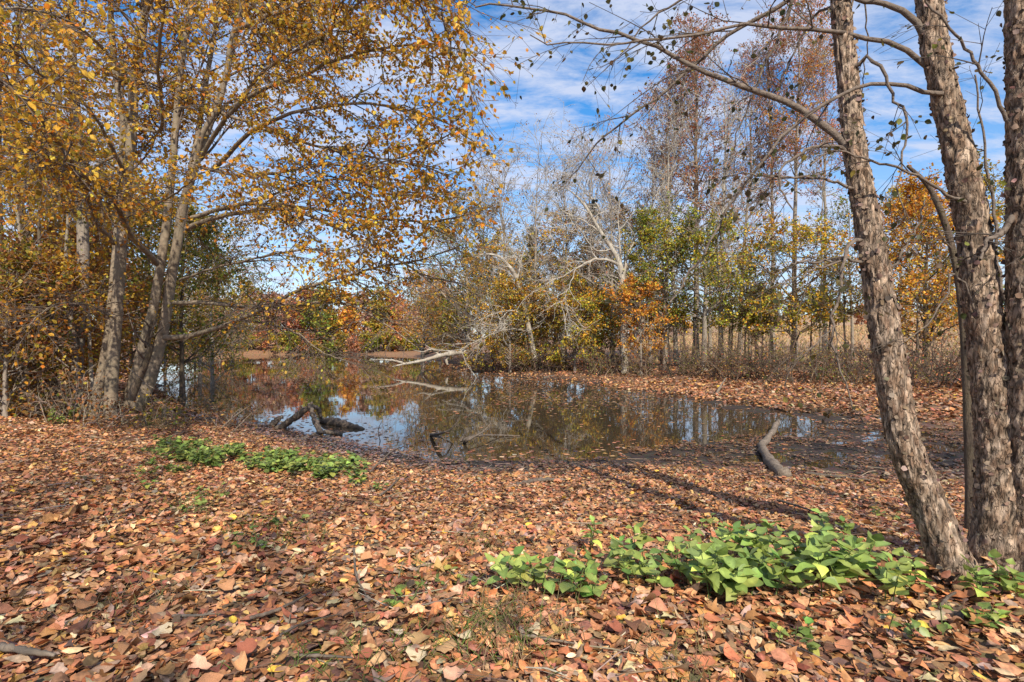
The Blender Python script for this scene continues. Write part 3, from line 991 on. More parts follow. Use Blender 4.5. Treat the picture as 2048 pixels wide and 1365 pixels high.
r1, nA = hero('grey_barked_tree', 'pair of smooth grey leaning stems in the left clump, limbs reaching over the pond', ground_hit(270, 812), [stem_L2, stem_L3, stem_L3b, stem_L3c], limbs_r, 'beech', 'gold', 41, limb_k=1.35, stem_k=.88,
          sub=(18, 9, 7), sublen=(1.35, .38), lsize=.064, extra=9, extra_len=2.6, bias=(.5, .2, .2), keepf=keep_left, up=-.03)
limbs_l = [
    ([(313, 528), (292, 503), (259, 468), (236, 414), (222, 392), (190, 370), (140, 320), (110, 270), (55, 205), (0, 163), (-60, 120)], DL, 4.6, .050, .014),
    ([(228, 487), (194, 450), (180, 415), (168, 370), (120, 320), (60, 300)], DL, 6.5, .045, .01),
    ([(234, 640), (180, 612), (115, 608), (60, 650)], DL, 8.5, .02, .006),
    ([(250, 350), (200, 250), (140, 180), (80, 150), (20, 90)], DL, 6.0, .035, .008),
    ([(262, 250), (320, 262), (322, 193), (315, 138), (324, 52), (334, -40)], 9.6, 6.5, .026, .012),
    ([(266, 170), (200, 90), (130, 40), (60, 20), (-20, 20)], DL, 6.2, .035, .008),
    ([(240, 440), (330, 400), (400, 350), (470, 330)], DL, 7.5, .022, .006),
    ([(250, 300), (150, 350), (60, 345), (-20, 335)], DL, 7.0, .03, .008),
    ([(285, 40), (330, -40), (400, -60), (480, -40)], DL, 7.0, .03, .008),
]
r2, nB = hero('grey_barked_tree', 'upright grey trunk nearest the viewer in the left clump, golden leaves hanging low', BASE_L, [stem_L1, stem_L1b], limbs_l, 'beech', 'gold', 77, limb_k=1.2, stem_k=.9,
          sub=(17, 9, 7), sublen=(1.3, .40), lsize=.070, extra=11, extra_len=2.8, bias=(-.4, .1, .1), keepf=lambda C, rng: (C[:, 1] > 1.8) & (rng.random(len(C)) < np.where(C[:, 2] < 3.3, .10, np.where((C[:, 1] < DL) & (C[:, 0] > -7.6), .4, .85))), up=-.03, stem_t0=.42)

# --- right: shaggy river birch clump
DB = 3.5
B1 = [(1925, 1200, 3.5, .27), (1912, 1165, 3.5, .17), (1900, 1125, 3.5, .135), (1880, 1065, 3.5, .115), (1850, 990, 3.52, .106), (1811, 895, 3.55, .10), (1790, 790, 3.6, .098), (1775, 690, 3.62, .096), (1758, 590, 3.66, .09), (1743, 490, 3.7, .085),
      (1725, 390, 3.75, .078), (1709, 300, 3.8, .073), (1700, 200, 3.85, .068), (1690, 100, 3.9, .066), (1680, 0, 3.95, .064), (1668, -120, 4.0, .058), (1650, -320, 4.1, .05), (1625, -600, 4.3, .035), (1600, -1000, 4.5, .012)]
B2 = [(1990, 1165, 3.68, .28), (1991, 1125, 3.68, .20), (1992, 1080, 3.66, .15), (1993, 980, 3.65, .122), (1991, 880, 3.65, .116), (1978, 726, 3.65, .113), (1962, 600, 3.65, .106), (1945, 450, 3.7, .1), (1930, 370, 3.7, .096),
      (1914, 290, 3.75, .092), (1892, 200, 3.8, .087), (1871, 100, 3.8, .084), (1859, 0, 3.85, .082), (1845, -120, 3.9, .072), (1820, -400, 4.0, .055), (1790, -900, 4.3, .015)]
B3 = [(2050, 1150, 3.62, .20), (2052, 1050, 3.6, .14), (2056, 900, 3.55, .12), (2056, 600, 3.5, .112), (2054, 300, 3.5, .108), (2051, 100, 3.5, .104), (2049, 0, 3.5, .102), (2040, -300, 3.5, .075), (2030, -800, 3.5, .02)]
bl1 = [
    ([(1700, 300), (1674, 272), (1619, 234), (1566, 202), (1502, 179), (1443, 158), (1384, 132), (1326, 100), (1282, 81), (1209, 59), (1150, 40), (1091, 22), (990, 10), (950, 15)], 3.8, 4.3, .028, .006),
    ([(1672, -60), (1630, -30), (1575, 3), (1502, 44), (1443, 82), (1384, 132), (1326, 185), (1267, 229), (1209, 272), (1165, 325), (1140, 355)], 4.0, 4.8, .022, .004),
    ([(1660, -140), (1600, -60), (1584, 0), (1569, 44), (1546, 97), (1519, 155), (1496, 211), (1478, 264), (1465, 310)], 4.0, 4.4, .019, .004),
    ([(1690, 0), (1657, 15), (1630, 29), (1607, 67), (1575, 129), (1554, 176), (1540, 205), (1500, 300)], 3.95, 4.5, .013, .003),
    ([(1716, 380), (1696, 374), (1651, 358), (1572, 353), (1486, 346)], 3.75, 3.7, .012, .006),
    ([(1700, 300), (1675, 296), (1641, 291), (1606, 306), (1568, 330), (1558, 358), (1568, 396), (1589, 424)], 3.8, 3.6, .015, .004),
    ([(1700, 135), (1715, 131), (1727, 114), (1744, 119), (1772, 155), (1792, 196), (1813, 248), (1803, 327), (1796, 372), (1810, 430)], 3.85, 3.6, .017, .004),
    ([(1738, 478), (1716, 481), (1696, 498), (1689, 529), (1675, 598), (1663, 653), (1665, 691), (1679, 739), (1696, 781), (1706, 822)], 3.7, 3.4, .015, .004),
    ([(1745, 526), (1720, 524), (1692, 519), (1641, 522), (1582, 527)], 3.7, 3.6, .013, .006),
    ([(1692, 519), (1675, 522), (1623, 543), (1589, 557), (1537, 577)], 3.66, 3.5, .008, .004),
    ([(1762, 545), (1782, 536), (1806, 502), (1837, 450), (1850, 400)], 3.7, 3.7, .011, .005),
    ([(1668, -160), (1560, -120), (1460, -60), (1380, -10), (1300, 40), (1240, 110)], 4.0, 4.4, .02, .004),
    ([(1690, 60), (1720, -20), (1735, 60), (1732, 120), (1720, 200)], 3.9, 4.2, .008, .003),
    ([(1663, 653), (1630, 690), (1600, 710), (1570, 740)], 3.45, 3.4, .005, .002),
]
bl2 = [
    ([(1878, 150), (1861, 138), (1823, 107), (1761, 83), (1710, 72), (1641, 64), (1572, 53), (1513, 48), (1451, 57), (1348, 77), (1280, 82), (1210, 87), (1150, 82), (1105, 90), (1060, 70)], 3.8, 4.0, .021, .004),
    ([(1862, 70), (1834, 52), (1806, 24), (1761, 7), (1720, 0), (1640, -30), (1500, -40)], 3.8, 3.9, .026, .01),
    ([(1885, 188), (1858, 184), (1813, 170), (1761, 167), (1720, 176), (1675, 196), (1623, 227), (1589, 255), (1541, 296), (1510, 344), (1486, 375), (1438, 447), (1408, 507), (1374, 547), (1361, 578), (1340, 605)], 3.75, 3.7, .016, .005),
    ([(1930, 404), (1902, 393), (1830, 351), (1761, 327), (1675, 303), (1620, 330)], 3.6, 3.45, .012, .005),
    ([(1985, 690), (1950, 610), (1906, 546), (1885, 605), (1847, 653), (1809, 684)], 3.6, 3.5, .009, .003),
]
bl3 = [
    ([(2035, 262), (2013, 234), (1978, 172), (1940, 103), (1892, 52), (1850, 0)], 3.5, 3.5, .014, .006),
    ([(2030, 420), (2000, 470), (1975, 480), (1960, 520)], 3.5, 3.4, .022, .008),
    ([(2030, 640), (2000, 560), (1990, 430), (1975, 340), (1962, 250), (1950, 150)], 4.3, 4.4, .016, .006),
]
RB = 'plate'
kw = dict(stem_k=.9, bark='birch', pal='birch', rough=RB, flakes_n=1000, lsize=.042, tw_col=(.10, .08, .065), up=-.05, sublen=(.75, .26), tmpl=T_OV, fine_r=.0017, twig_max=.006)
hero('river_birch', 'shaggy-barked birch trunk leaning left across the right foreground', ground_hit(1912, 1165), [B1], bl1, seed=11, sub=(10, 5, 2), keepf=lambda C, r: (C[:, 1] > 1.5) & (r.random(len(C)) < .85), single=200, **kw)
hero('river_birch', 'middle upright shaggy birch trunk between the leaning one and the frame edge', ground_hit(1990, 1110), [B2], bl2, seed=12, sub=(9, 5, 2), keepf=lambda C, r: (C[:, 1] > 1.5) & (r.random(len(C)) < .7), single=120, **kw)
hero('river_birch', 'shaggy birch trunk cut by the right edge of the view', ground_hit(2050, 1120), [B3], bl3, seed=13, sub=(9, 5, 2), keepf=lambda C, r: (C[:, 1] > 1.5) & (r.random(len(C)) < .7), single=60, **kw)
sap = ground_hit(1942, 1064)
DS = sap[1]
hero('birch_sapling', 'slender dark sapling stem between the two big birch trunks', sap,
     [[(1942, 1070, DS, .05), (1941, 1000, DS, .044), (1941, 950, DS, .043), (1937, 850, DS, .042), (1934, 750, DS, .040), (1928, 650, DS, .037), (1917, 560, DS, .033), (1900, 480, DS, .030), (1880, 420, DS, .026), (1855, 370, DS, .022), (1815, 332, DS, .012)]],
     [([(1905, 500), (1880, 470), (1860, 440), (1830, 480), (1800, 520)], DS, DS - .3, .009, .003)], 'dark', 'birch', 15, sub=(4, 3, 2), sublen=(.5, .2), lsize=.05, single=0, fine_r=.0017, twig_max=.006)


# --- left edge: single trunks in front of the thicket
def plain_tree(name, label, stem, bark, pal, seed, zmin=3.0, **k):
    hero(name, label, np.array(P(stem[0][0], stem[0][1], stem[0][2])), [stem], [], bark, pal, seed, single=0, keepf=lambda C, rng: (C[:, 1] > 1.8) & (rng.random(len(C)) < np.where(C[:, 2] < zmin, .12, .85)), **k)


g = ground_hit(80, 796); d = g[1]
plain_tree('slim_tree', 'dark slim trunk left of the grey clump, curving up to the left',
           [(81, 800, d, .16), (80, 760, d, .125), (78, 690, d, .12), (75, 626, d, .11), (62, 521, d, .10), (48, 447, d, .09), (34, 350, d, .08), (30, 200, d, .07), (40, 0, d, .05), (50, -200, d, .02)],
           'dark', 'gold', 51, sub=(9, 6, 6), sublen=(1.3, .42), lsize=.088, extra=9, extra_len=2.6, stem_t0=.45)
g = ground_hit(18, 822); d = g[1]
plain_tree('slim_tree', 'dark furrowed trunk cut by the left edge of the view',
           [(20, 828, d, .19), (16, 790, d, .15), (10, 732, d, .14), (2, 626, d, .13), (-6, 500, d, .12), (-8, 300, d, .10), (-4, 100, d, .08), (10, -150, d, .03)],
           'dark', 'gold', 52, sub=(9, 6, 6), sublen=(1.3, .42), lsize=.088, extra=11, extra_len=2.8, stem_t0=.4, bias=(.4, -.3, .1))
g = ground_hit(185, 835); d = g[1]
plain_tree('sapling', 'thin pale sapling stem just left of the grey clump',
           [(186, 838, d, .05), (184, 780, d, .042), (180, 700, d, .04), (177, 640, d, .036), (175, 590, d, .03), (172, 540, d, .02), (166, 480, d, .012)],
           'pale', 'ygreen', 53, zmin=0, sub=(4, 4, 3), sublen=(.6, .3), lsize=.06, extra=5, extra_len=.9, stem_t0=.5)
d = 13.5
plain_tree('slim_tree', 'pale straight stem rising behind the golden leaves at upper left',
           [(150, 806, d, .14), (156, 700, d, .12), (166, 560, d, .12), (164, 400, d, .115), (160, 330, d, .11), (154, 250, d, .105), (146, 158, d, .10), (140, 0, d, .08), (130, -200, d, .04)],
           'grey', 'gold', 54, sub=(9, 6, 5), sublen=(1.5, .5), lsize=.095, extra=10, extra_len=3.2, stem_t0=.4)

for k_, (xs, d, r_, bk, lab) in enumerate([
        ([(45, 812), (42, 700), (36, 600), (40, 480), (28, 380)], 12.4, .055, 'grey', 'thin crooked stem between the two dark trunks at the left edge'),
        ([(112, 806), (108, 720), (100, 640), (84, 560), (78, 440), (90, 300)], 12.8, .05, 'dark', 'thin dark crooked stem right of the dark slim trunk'),
        ([(142, 812), (150, 720), (140, 620), (132, 520), (140, 380)], 13.2, .06, 'grey', 'thin grey stem left of the thin pale sapling'),
        ([(262, 800), (300, 700), (292, 690), (305, 640)], 11.4, .06, 'dark', 'short dark leaning stem between the grey stems')]):
    st_ = [(x_, y_, d, r_ * (1.25 - .85 * q)) for (x_, y_), q in zip(xs, np.linspace(0, 1, len(xs)))]
    plain_tree('thin_stem', lab, st_, bk, 'olive', 570 + k_, zmin=2.2, sub=(4, 4, 4), sublen=(.8, .35), lsize=.075, extra=5, extra_len=1.4, stem_t0=.45)

# ------------------------------------------------------------------ thicket on the left bank
def at_depth(px, d):
    x = (px - CX) / F * d
    return on_ground(x, d)


def top_h(px, py, d, base):
    return P(px, py, d)[2] - base[2]


left_list = [
    (262, 34, 560, .10, 'olive', 'brown', .5, 3.4, 'olive-brown tree on the left shore seen between the grey stems'),
    (330, 38, 590, .10, 'gold', 'olive', .5, 3.2, 'low gold-olive tree on the left shore just right of the stems'),
    (390, 46, 610, .10, 'olive', 'russet', .4, 3.4, 'low olive-russet tree on the left shore by the open water'),
    (440, 60, 620, .10, 'russet', 'olive', .4, 3.8, 'low russet tree where the left shore meets the far shore'),  # px, depth, top py, radius, palette, second palette, share, spread, leaf, label
    (30, 15, 250, .10, 'gold', 'olive', .5, 2.6, 'gold and olive thicket tree at the far left behind the furrowed trunk'),
    (110, 17, 270, .12, 'gold', 'olive', .4, 3.0, 'gold thicket tree behind the dark slim trunk at left'),
    (200, 19, 360, .12, 'olive', 'gold', .5, 3.0, 'olive and gold thicket tree behind the upright grey trunk'),
    (290, 21, 420, .11, 'olive', 'gold', .4, 3.0, 'olive thicket tree behind the leaning grey stems'),
    (365, 20, 455, .10, 'olive', 'green', .5, 2.5, 'olive-green rounded tree right of the grey stems, at the water'),
    (425, 27, 480, .10, 'olive', 'green', .3, 3.0, 'dark olive tree on the left shore nearest the far water'),
    (60, 24, 260, .16, 'olive', 'brown', .4, 4.0, 'tall olive tree deep in the left thicket'),
    (170, 28, 330, .18, 'gold', 'olive', .5, 4.5, 'tall gold and olive tree deep behind the pale stem'),
    (300, 33, 420, .18, 'olive', 'brown', .3, 4.5, 'tall olive-brown tree deep behind the grey stems'),
    (400, 40, 500, .16, 'brown', 'olive', .5, 4.2, 'brown-leaved tree far along the left shore'),
    (465, 52, 560, .16, 'russet', 'olive', .4, 4.5, 'russet tree farthest along the left shore'),
    (10, 11.8, 520, .05, 'olive', 'brown', .5, 1.4, 'low olive-brown bushy sapling at the left edge of the thicket'),
    (120, 12.6, 560, .05, 'gold', 'brown', .5, 1.5, 'low gold-brown bushy sapling between the slim trunks'),
    (150, 15, 500, .06, 'gold', 'brown', .5, 1.8, 'gold-brown leafy sapling behind the thin pale sapling stem'),
    (60, 13.5, 600, .04, 'ygreen', 'gold', .4, 1.2, 'small yellow-green bush between the two dark trunks at left'),
]
for k, (px, d, ty, r, pal, pal2, m2, sp, lab) in enumerate(left_list):
    b_ = at_depth(px, d)
    H = top_h(px, ty, d, b_)
    small = H < 4
    gen_tree('thicket_tree' if not small else 'bush', lab, b_, H, r, pal, 'grey' if k % 2 else 'dark', sp, .06 if small else (.22 if px == 365 else .08), 22 if small else 26, 7, 5, 6, .085 if small else .11, 'round',
             seed=200 + k, pal2=pal2, mix2=m2, cat='tree' if not small else 'bush', group='thicket on the left bank', mat=M_LEAF, tw=.2)

# ------------------------------------------------------------------ trees of the right bank
bank = [
    # name, px, depth, top py, r, pal, pal2, mix, bark, spread, t0, n1, per, shape, keep, extra, label
    ('maple_tree', 845, 56, 572, .22, 'orange', 'gold', .5, 'grey', 5.0, .12, 34, 7, 'round', 1, {}, 'rounded orange tree at the head of the cove behind the fallen white log'),
    ('oak_tree', 935, 44, 425, .22, 'olive', 'green', .5, 'grey', 4.6, .10, 38, 7, 'round', .75, {}, 'green and olive tree first on the right bank behind the fallen white log'),
    ('bare_tree', 1012, 41, 330, .17, 'brown', None, 0, 'grey', 4.0, .35, 22, 1, 'vase', .6, dict(ang=32, up=.10), 'tall nearly bare grey tree rising behind the pale leaning trunk'),
    ('gold_tree', 985, 38, 500, .12, 'gold', 'olive', .5, 'grey', 3.0, .1, 28, 6, 'round', .9, {}, 'low gold and olive tree below the bare grey tree'),
    ('gold_tree', 1125, 41, 450, .16, 'gold', 'olive', .5, 'grey', 3.6, .1, 30, 6, 'round', .8, {}, 'gold tree between the two pale bare trees'),
    ('cedar_tree', 1185, 46, 410, .2, 'cedar', 'olive', .3, 'dark', 2.6, .06, 30, 6, 'cone', .9, dict(up=0), 'dark evergreen behind the pale forked tree'),
    ('cedar_tree', 1060, 47, 455, .2, 'cedar', 'green', .4, 'dark', 2.6, .06, 30, 6, 'cone', .9, dict(up=0), 'dark evergreen behind the pale leaning trunk'),
    ('bare_tree', 1180, 39, 320, .18, 'russet', 'brown', .3, 'grey', 4.2, .32, 24, 1, 'vase', .7, dict(ang=35, up=.08), 'tall thin-leaved grey tree just left of the pale forked tree'),
    ('orange_maple', 1282, 30, 575, .07, 'orange', None, 0, 'grey', 1.7, .2, 20, 5, 'round', .7, dict(flat=.6), 'small bright orange maple beside the pale forked tree'),
    ('oak_tree', 1330, 31, 450, .13, 'green', 'ygreen', .4, 'grey', 2.7, .28, 28, 7, 'round', .8, dict(flat=.5), 'green tree with yellowing edge right of the small orange maple'),
    ('tall_tree', 1392, 36, 58, .20, 'russet', 'brown', .3, 'grey', 4.6, .38, 46, 4, 'narrow', .75, dict(ang=38, up=.10), 'tallest russet tree, narrow, left of the leaning birch'),
    ('pale_tall_tree', 1442, 34, 190, .17, 'russet', 'brown', .5, 'pale', 3.6, .36, 28, 1, 'vase', .6, dict(ang=32, up=.12), 'tall pale nearly bare trunk right of the tallest russet tree'),
    ('bare_tree', 1352, 34, 265, .15, 'brown', None, 0, 'pale', 3.6, .34, 28, 1, 'vase', .5, dict(ang=34, up=.10), 'pale bare tree left of the tallest russet tree'),
    ('oak_tree', 1408, 29.5, 465, .17, 'ygreen', 'green', .5, 'grey', 2.6, .32, 26, 7, 'round', .8, dict(flat=.5), 'thick-trunked yellow-green tree at the bank below the tallest russet tree'),
    ('tall_tree', 1588, 38, 15, .19, 'russet', 'orange', .3, 'grey', 4.6, .48, 42, 4, 'narrow', .75, dict(ang=42, up=.06), 'tall russet tree seen between birch limbs, left of the leaning trunk'),
    ('slim_tree', 1640, 36, 300, .08, 'birch', None, 0, 'grey', 1.5, .5, 14, 1, 'vase', .6, dict(ang=35), 'slim bare stem left of the leaning birch trunk'),
    ('tulip_tree', 1588, 29, 470, .14, 'ygreen', 'gold', .45, 'dark', 3.0, .2, 30, 7, 'round', .78, dict(flat=.75, up=0), 'yellow-green layered tree just left of the leaning birch'),
    ('green_tree', 1705, 33, 420, .10, 'green', None, 0, 'grey', 2.2, .35, 22, 4, 'round', .6, {}, 'sparse green tree partly behind the leaning birch trunk'),
    ('maple_tree', 1850, 25, 400, .13, 'gold', 'orange', .5, 'dark', 3.0, .12, 36, 7, 'round', .95, dict(flat=.4), 'bright orange maple framed between the two birch trunks'),
    ('green_tree', 1975, 29, 360, .14, 'ygreen', 'olive', .5, 'grey', 3.0, .2, 28, 7, 'round', .8, {}, 'yellow-green tree at the right edge behind the birches'),
    ('green_tree', 1800, 38, 400, .12, 'gold', 'ygreen', .5, 'grey', 2.8, .2, 26, 6, 'round', .8, {}, 'gold-green tree behind the orange maple'),
    ('oak_tree', 1245, 43, 430, .16, 'olive', 'brown', .5, 'grey', 3.8, .12, 30, 6, 'round', .8, {}, 'olive-yellow tree behind the pale forked tree'),
    ('bush_tree', 1080, 36, 610, .06, 'olive', 'brown', .5, 'grey', 2.2, .05, 24, 6, 'round', .85, {}, 'low olive-brown tree at the foot of the pale leaning trunk'),
    ('bush_tree', 1190, 34, 610, .06, 'gold', 'green', .5, 'grey', 2.0, .05, 24, 6, 'round', .85, {}, 'low gold-green tree at the foot of the pale forked tree'),
    ('bush_tree', 905, 48, 610, .06, 'orange', 'olive', .5, 'grey', 2.6, .05, 24, 6, 'round', .9, {}, 'low orange and olive tree beside the cove on the right bank'),
]
bank += [
    ('tall_tree', 1335, 40, 165, .16, 'russet', 'brown', .4, 'grey', 4.4, .40, 36, 3, 'narrow', .7, dict(ang=38, up=.08), 'tall thin russet tree left of the tallest russet tree'),
    ('tall_tree', 1480, 41, 120, .16, 'russet', 'pink', .4, 'grey', 4.6, .40, 36, 3, 'narrow', .65, dict(ang=38, up=.08), 'tall thin russet tree between the two tallest ones'),
    ('tall_tree', 1545, 42, 60, .17, 'pink', 'russet', .5, 'grey', 4.8, .42, 38, 3, 'narrow', .7, dict(ang=40, up=.06), 'tall pinkish-brown tree left behind the second tallest russet tree'),
    ('tall_tree', 1650, 43, 90, .16, 'russet', 'orange', .3, 'grey', 4.2, .48, 34, 3, 'narrow', .7, dict(ang=40, up=.06), 'tall russet tree directly behind the leaning birch trunk'),
    ('bare_tree', 1420, 43, 260, .15, 'russet', None, 0, 'grey', 4.6, .30, 32, 1, 'vase', .5, dict(ang=40, up=.05), 'fine-twigged bare tree behind the tallest russet tree'),
    ('bare_tree', 1130, 45, 345, .15, 'brown', None, 0, 'grey', 4.6, .28, 30, 1, 'vase', .5, dict(ang=40, up=.05), 'fine-twigged bare tree behind the gold tree between the pale trees'),
    ('bare_tree', 1070, 40, 350, .15, 'brown', None, 0, 'grey', 4.2, .28, 28, 1, 'vase', .4, dict(ang=38, up=.06), 'bare grey tree with fine twigs above the pale leaning trunk'),
    ('bare_tree', 1225, 37, 330, .15, 'russet', 'brown', .4, 'grey', 4.2, .30, 28, 1, 'vase', .5, dict(ang=38, up=.06), 'fine-twigged grey tree behind the crown of the pale forked tree'),
    ('bare_tree', 1300, 38, 290, .15, 'russet', 'brown', .4, 'grey', 4.2, .32, 30, 2, 'vase', .5, dict(ang=36, up=.06), 'russet-tinged bare tree right of the pale forked tree'),
    ('bare_tree', 960, 46, 390, .14, 'brown', None, 0, 'grey', 3.6, .3, 26, 1, 'vase', .5, dict(ang=36, up=.08), 'bare grey tree topping the first green tree on the right bank'),
    ('bare_tree', 1500, 37, 380, .10, 'russet', None, 0, 'grey', 3.2, .4, 24, 1, 'vase', .5, dict(ang=38, up=.05), 'bare grey tree leaning right below the birch limbs'),
    ('background_tree', 880, 66, 590, .18, 'russet', 'olive', .5, 'grey', 4.5, .08, 28, 6, 'round', 1, {}, 'russet-olive tree far back behind the rounded orange tree'),
    ('background_tree', 960, 60, 540, .18, 'olive', 'brown', .4, 'grey', 4.5, .06, 28, 6, 'round', 1, {}, 'olive tree far back behind the first green tree'),
    ('background_tree', 1040, 58, 530, .18, 'green', 'olive', .5, 'grey', 4.2, .06, 28, 6, 'round', 1, {}, 'green tree far back behind the pale leaning trunk'),
    ('background_tree', 1110, 56, 525, .18, 'olive', 'brown', .5, 'grey', 4.2, .06, 28, 6, 'round', 1, {}, 'olive-brown tree far back between the two pale trees'),
    ('background_tree', 1180, 54, 540, .18, 'cedar', 'olive', .5, 'dark', 4.0, .06, 28, 6, 'round', 1, {}, 'dark olive tree far back left of the pale forked tree'),
    ('background_tree', 1250, 52, 560, .16, 'olive', 'brown', .5, 'grey', 3.4, .08, 26, 6, 'round', 1, {}, 'olive tree far back behind the small orange maple'),
    ('background_tree', 1310, 50, 570, .14, 'green', 'brown', .4, 'grey', 2.8, .2, 24, 6, 'round', .9, {}, 'green tree far back behind the green tree with yellowing edge'),
    ('gold_tree', 1020, 35, 585, .08, 'olive', 'gold', .5, 'grey', 2.2, .06, 26, 6, 'round', .9, {}, 'olive-gold bushy tree in front of the bare grey tree'),
    ('gold_tree', 1150, 33, 570, .08, 'ygreen', 'gold', .5, 'grey', 2.2, .08, 26, 6, 'round', .85, {}, 'yellow-green bushy tree left of the pale forked tree'),
    ('green_tree', 1460, 37, 520, .10, 'ygreen', 'green', .5, 'grey', 2.3, .25, 24, 6, 'round', .75, dict(flat=.5), 'yellow-green tree right behind the thick-trunked tree'),
    ('green_tree', 1525, 33, 600, .07, 'green', 'ygreen', .5, 'dark', 1.7, .3, 20, 5, 'round', .75, dict(flat=.6), 'small green tree left behind the yellow-green layered tree'),
]
for k, (nm, px, d, ty, r, pal, pal2, m2, bark, sp, t0_, n1_, per_, shp, kp, ex, lab) in enumerate(bank):
    b_ = at_depth(px, d)
    gen_tree(nm, lab, b_, top_h(px, ty, d, b_), r, pal, bark, sp, t0_, int(n1_ * (1.25 if per_ > 4 else 1.1)), 7, 5, per_ + 5 if nm != 'background_tree' and per_ > 4 else 5 if per_ > 4 else (per_ + 3 if nm == 'tall_tree' else per_), (.17 if nm == 'background_tree' else .112) if per_ > 2 else .12, shp, seed=400 + k, pal2=pal2, mix2=m2, keep=kp * (.85 if per_ > 4 else 1), group='trees of the right bank',
             tw_col=(.42, .38, .32) if bark == 'pale' else ((.36, .32, .27) if per_ < 3 else (.26, .21, .165)), **dict(dict(tw=.25 if per_ > 4 else (.5 if nm == 'tall_tree' or k % 2 else 1.0), wander=.17), **ex))

# slender understorey stems in front of the meadow
for k, (px, d, ty, lab) in enumerate([
        (1462, 33, 560, 'first thin dark stem right of the thick-trunked tree'), (1490, 31, 540, 'thin dark stem with sparse green leaves left of the yellow-green layered tree'),
        (1512, 34, 590, 'short thin stem left of the yellow-green layered tree'), (1545, 30, 560, 'thin dark stem beside the yellow-green layered tree'),
        (1622, 32, 600, 'thin stem directly right of the yellow-green layered tree'), (1658, 30, 560, 'thin stem left of the hanging dark birch branch'),
        (1692, 27, 540, 'thin stem in line with the hanging dark birch branch'), (1322, 33, 620, 'thin stem right of the small orange maple'),
        (1366, 30.5, 600, 'dark stem left of the thick-trunked tree'), (1835, 24, 560, 'thin dark stem below the orange maple')]):
    b_ = at_depth(px, d)
    gen_tree('slender_tree', lab, b_, top_h(px, ty, d, b_), .075, 'green' if k % 3 else 'olive', 'dark', 1.5, .45, 12, 5, 4, 4, .11, 'round', seed=500 + k, group='slender trees in front of the meadow', keep=.7, flat=.5)


# pale bare trees traced limb by limb
def pale_tree(name, label, stem, limbs, seed, sub=(12, 6), lens=(1.8, .8), leaves=None):
    rng = np.random.default_rng(seed)
    base = P(*stem[0][:3])
    root = thing(name, label, 'tree', base)
    bf = Buf(); c = trace(stem, 40); tubes(bf, c[None, :, :3], c[None, :, 3], 10)
    bf.obj('trunk', M_PALE, root, color=False)
    A = []
    for lb in limbs:
        q = limb_trace(*lb, wob=.05, rng=rng)
        bf = Buf(); tubes(bf, q[None, :, :3], q[None, :, 3], 6)
        bf.obj('limb', M_PALE, root, color=False)
        A.append(q)
    A = np.stack(A + [catmull(c, 22)])
    bw = Buf()
    Q2, R2, _, _ = spawn(A[:, :, :3], A[:, :, 3], sub[0], .25, 1, 50, 15, lambda t, p: lens[0] * rng.uniform(.4, 1.2, len(t)), 7, .02, .2, .5, rng, rmax=.035)
    Q3, R3, _, _ = spawn(Q2, R2, sub[1], .2, 1, 45, 15, lambda t, p: lens[1] * rng.uniform(.4, 1.2, len(t)), 4, 0, .2, .6, rng)
    tubes(bw, Q2, np.maximum(R2, .012), 4, (.46, .42, .36)); tubes(bw, Q3, np.maximum(R3, .008), 3, (.40, .35, .29))
    tag(bw.obj('twigs', M_TWIG, root), kind='stuff')


d = 35.0
pale_tree('dead_tree', 'pale dead tree leaning left on the right bank, bare limbs drooping to the water',
          [(1070, 722, d, .19), (1062, 680, d, .16), (1052, 630, d, .15), (1040, 585, d, .14), (1030, 550, d, .13), (1015, 530, d, .11), (1000, 515, d, .09), (975, 508, d, .05), (955, 512, d, .02)],
          [([(1050, 630), (1020, 622), (990, 628), (960, 640)], d, d - 3, .06, .015), ([(1058, 660), (1010, 660), (960, 680), (920, 700)], d, d - 3, .06, .015), ([(1033, 560), (1040, 530), (1030, 510), (1012, 490)], d, d, .09, .02),
           ([(1055, 645), (1030, 640), (1000, 655), (965, 660)], d, d - 2, .05, .012), ([(1045, 600), (1080, 580), (1100, 600), (1090, 640)], d, d - 1, .05, .012)], 61)
d = 31.0
pale_tree('pale_forked_tree', 'big pale forked tree in the middle of the right bank, nearly bare',
          [(1250, 752, d, .24), (1248, 700, d, .19), (1247, 640, d, .18), (1246, 580, d, .17), (1243, 545, d, .16), (1236, 520, d, .14), (1222, 495, d, .12), (1205, 470, d, .11), (1190, 445, d, .09), (1172, 415, d, .08), (1150, 390, d, .05), (1130, 375, d, .02)],
          [([(1240, 532), (1215, 520), (1180, 523), (1150, 540), (1120, 555), (1090, 570)], d, d - 2, .10, .02), ([(1243, 545), (1240, 490), (1236, 440), (1240, 400)], d, d, .08, .02), ([(1246, 560), (1256, 510), (1270, 480), (1290, 440), (1310, 410)], d, d, .09, .02),
           ([(1190, 445), (1198, 420), (1185, 400), (1165, 380), (1140, 350)], d, d, .07, .02), ([(1225, 498), (1190, 500), (1150, 450), (1110, 455), (1080, 455)], d, d - 1, .05, .015), ([(1150, 540), (1140, 570), (1130, 600), (1140, 640)], d - 1.5, d - 2, .035, .01),
           ([(1200, 465), (1160, 440), (1120, 425), (1090, 440)], d, d, .05, .015), ([(1262, 690), (1285, 640), (1275, 610), (1262, 580)], d - .3, d - .5, .09, .06)], 62, sub=(15, 6), lens=(2.0, .8))

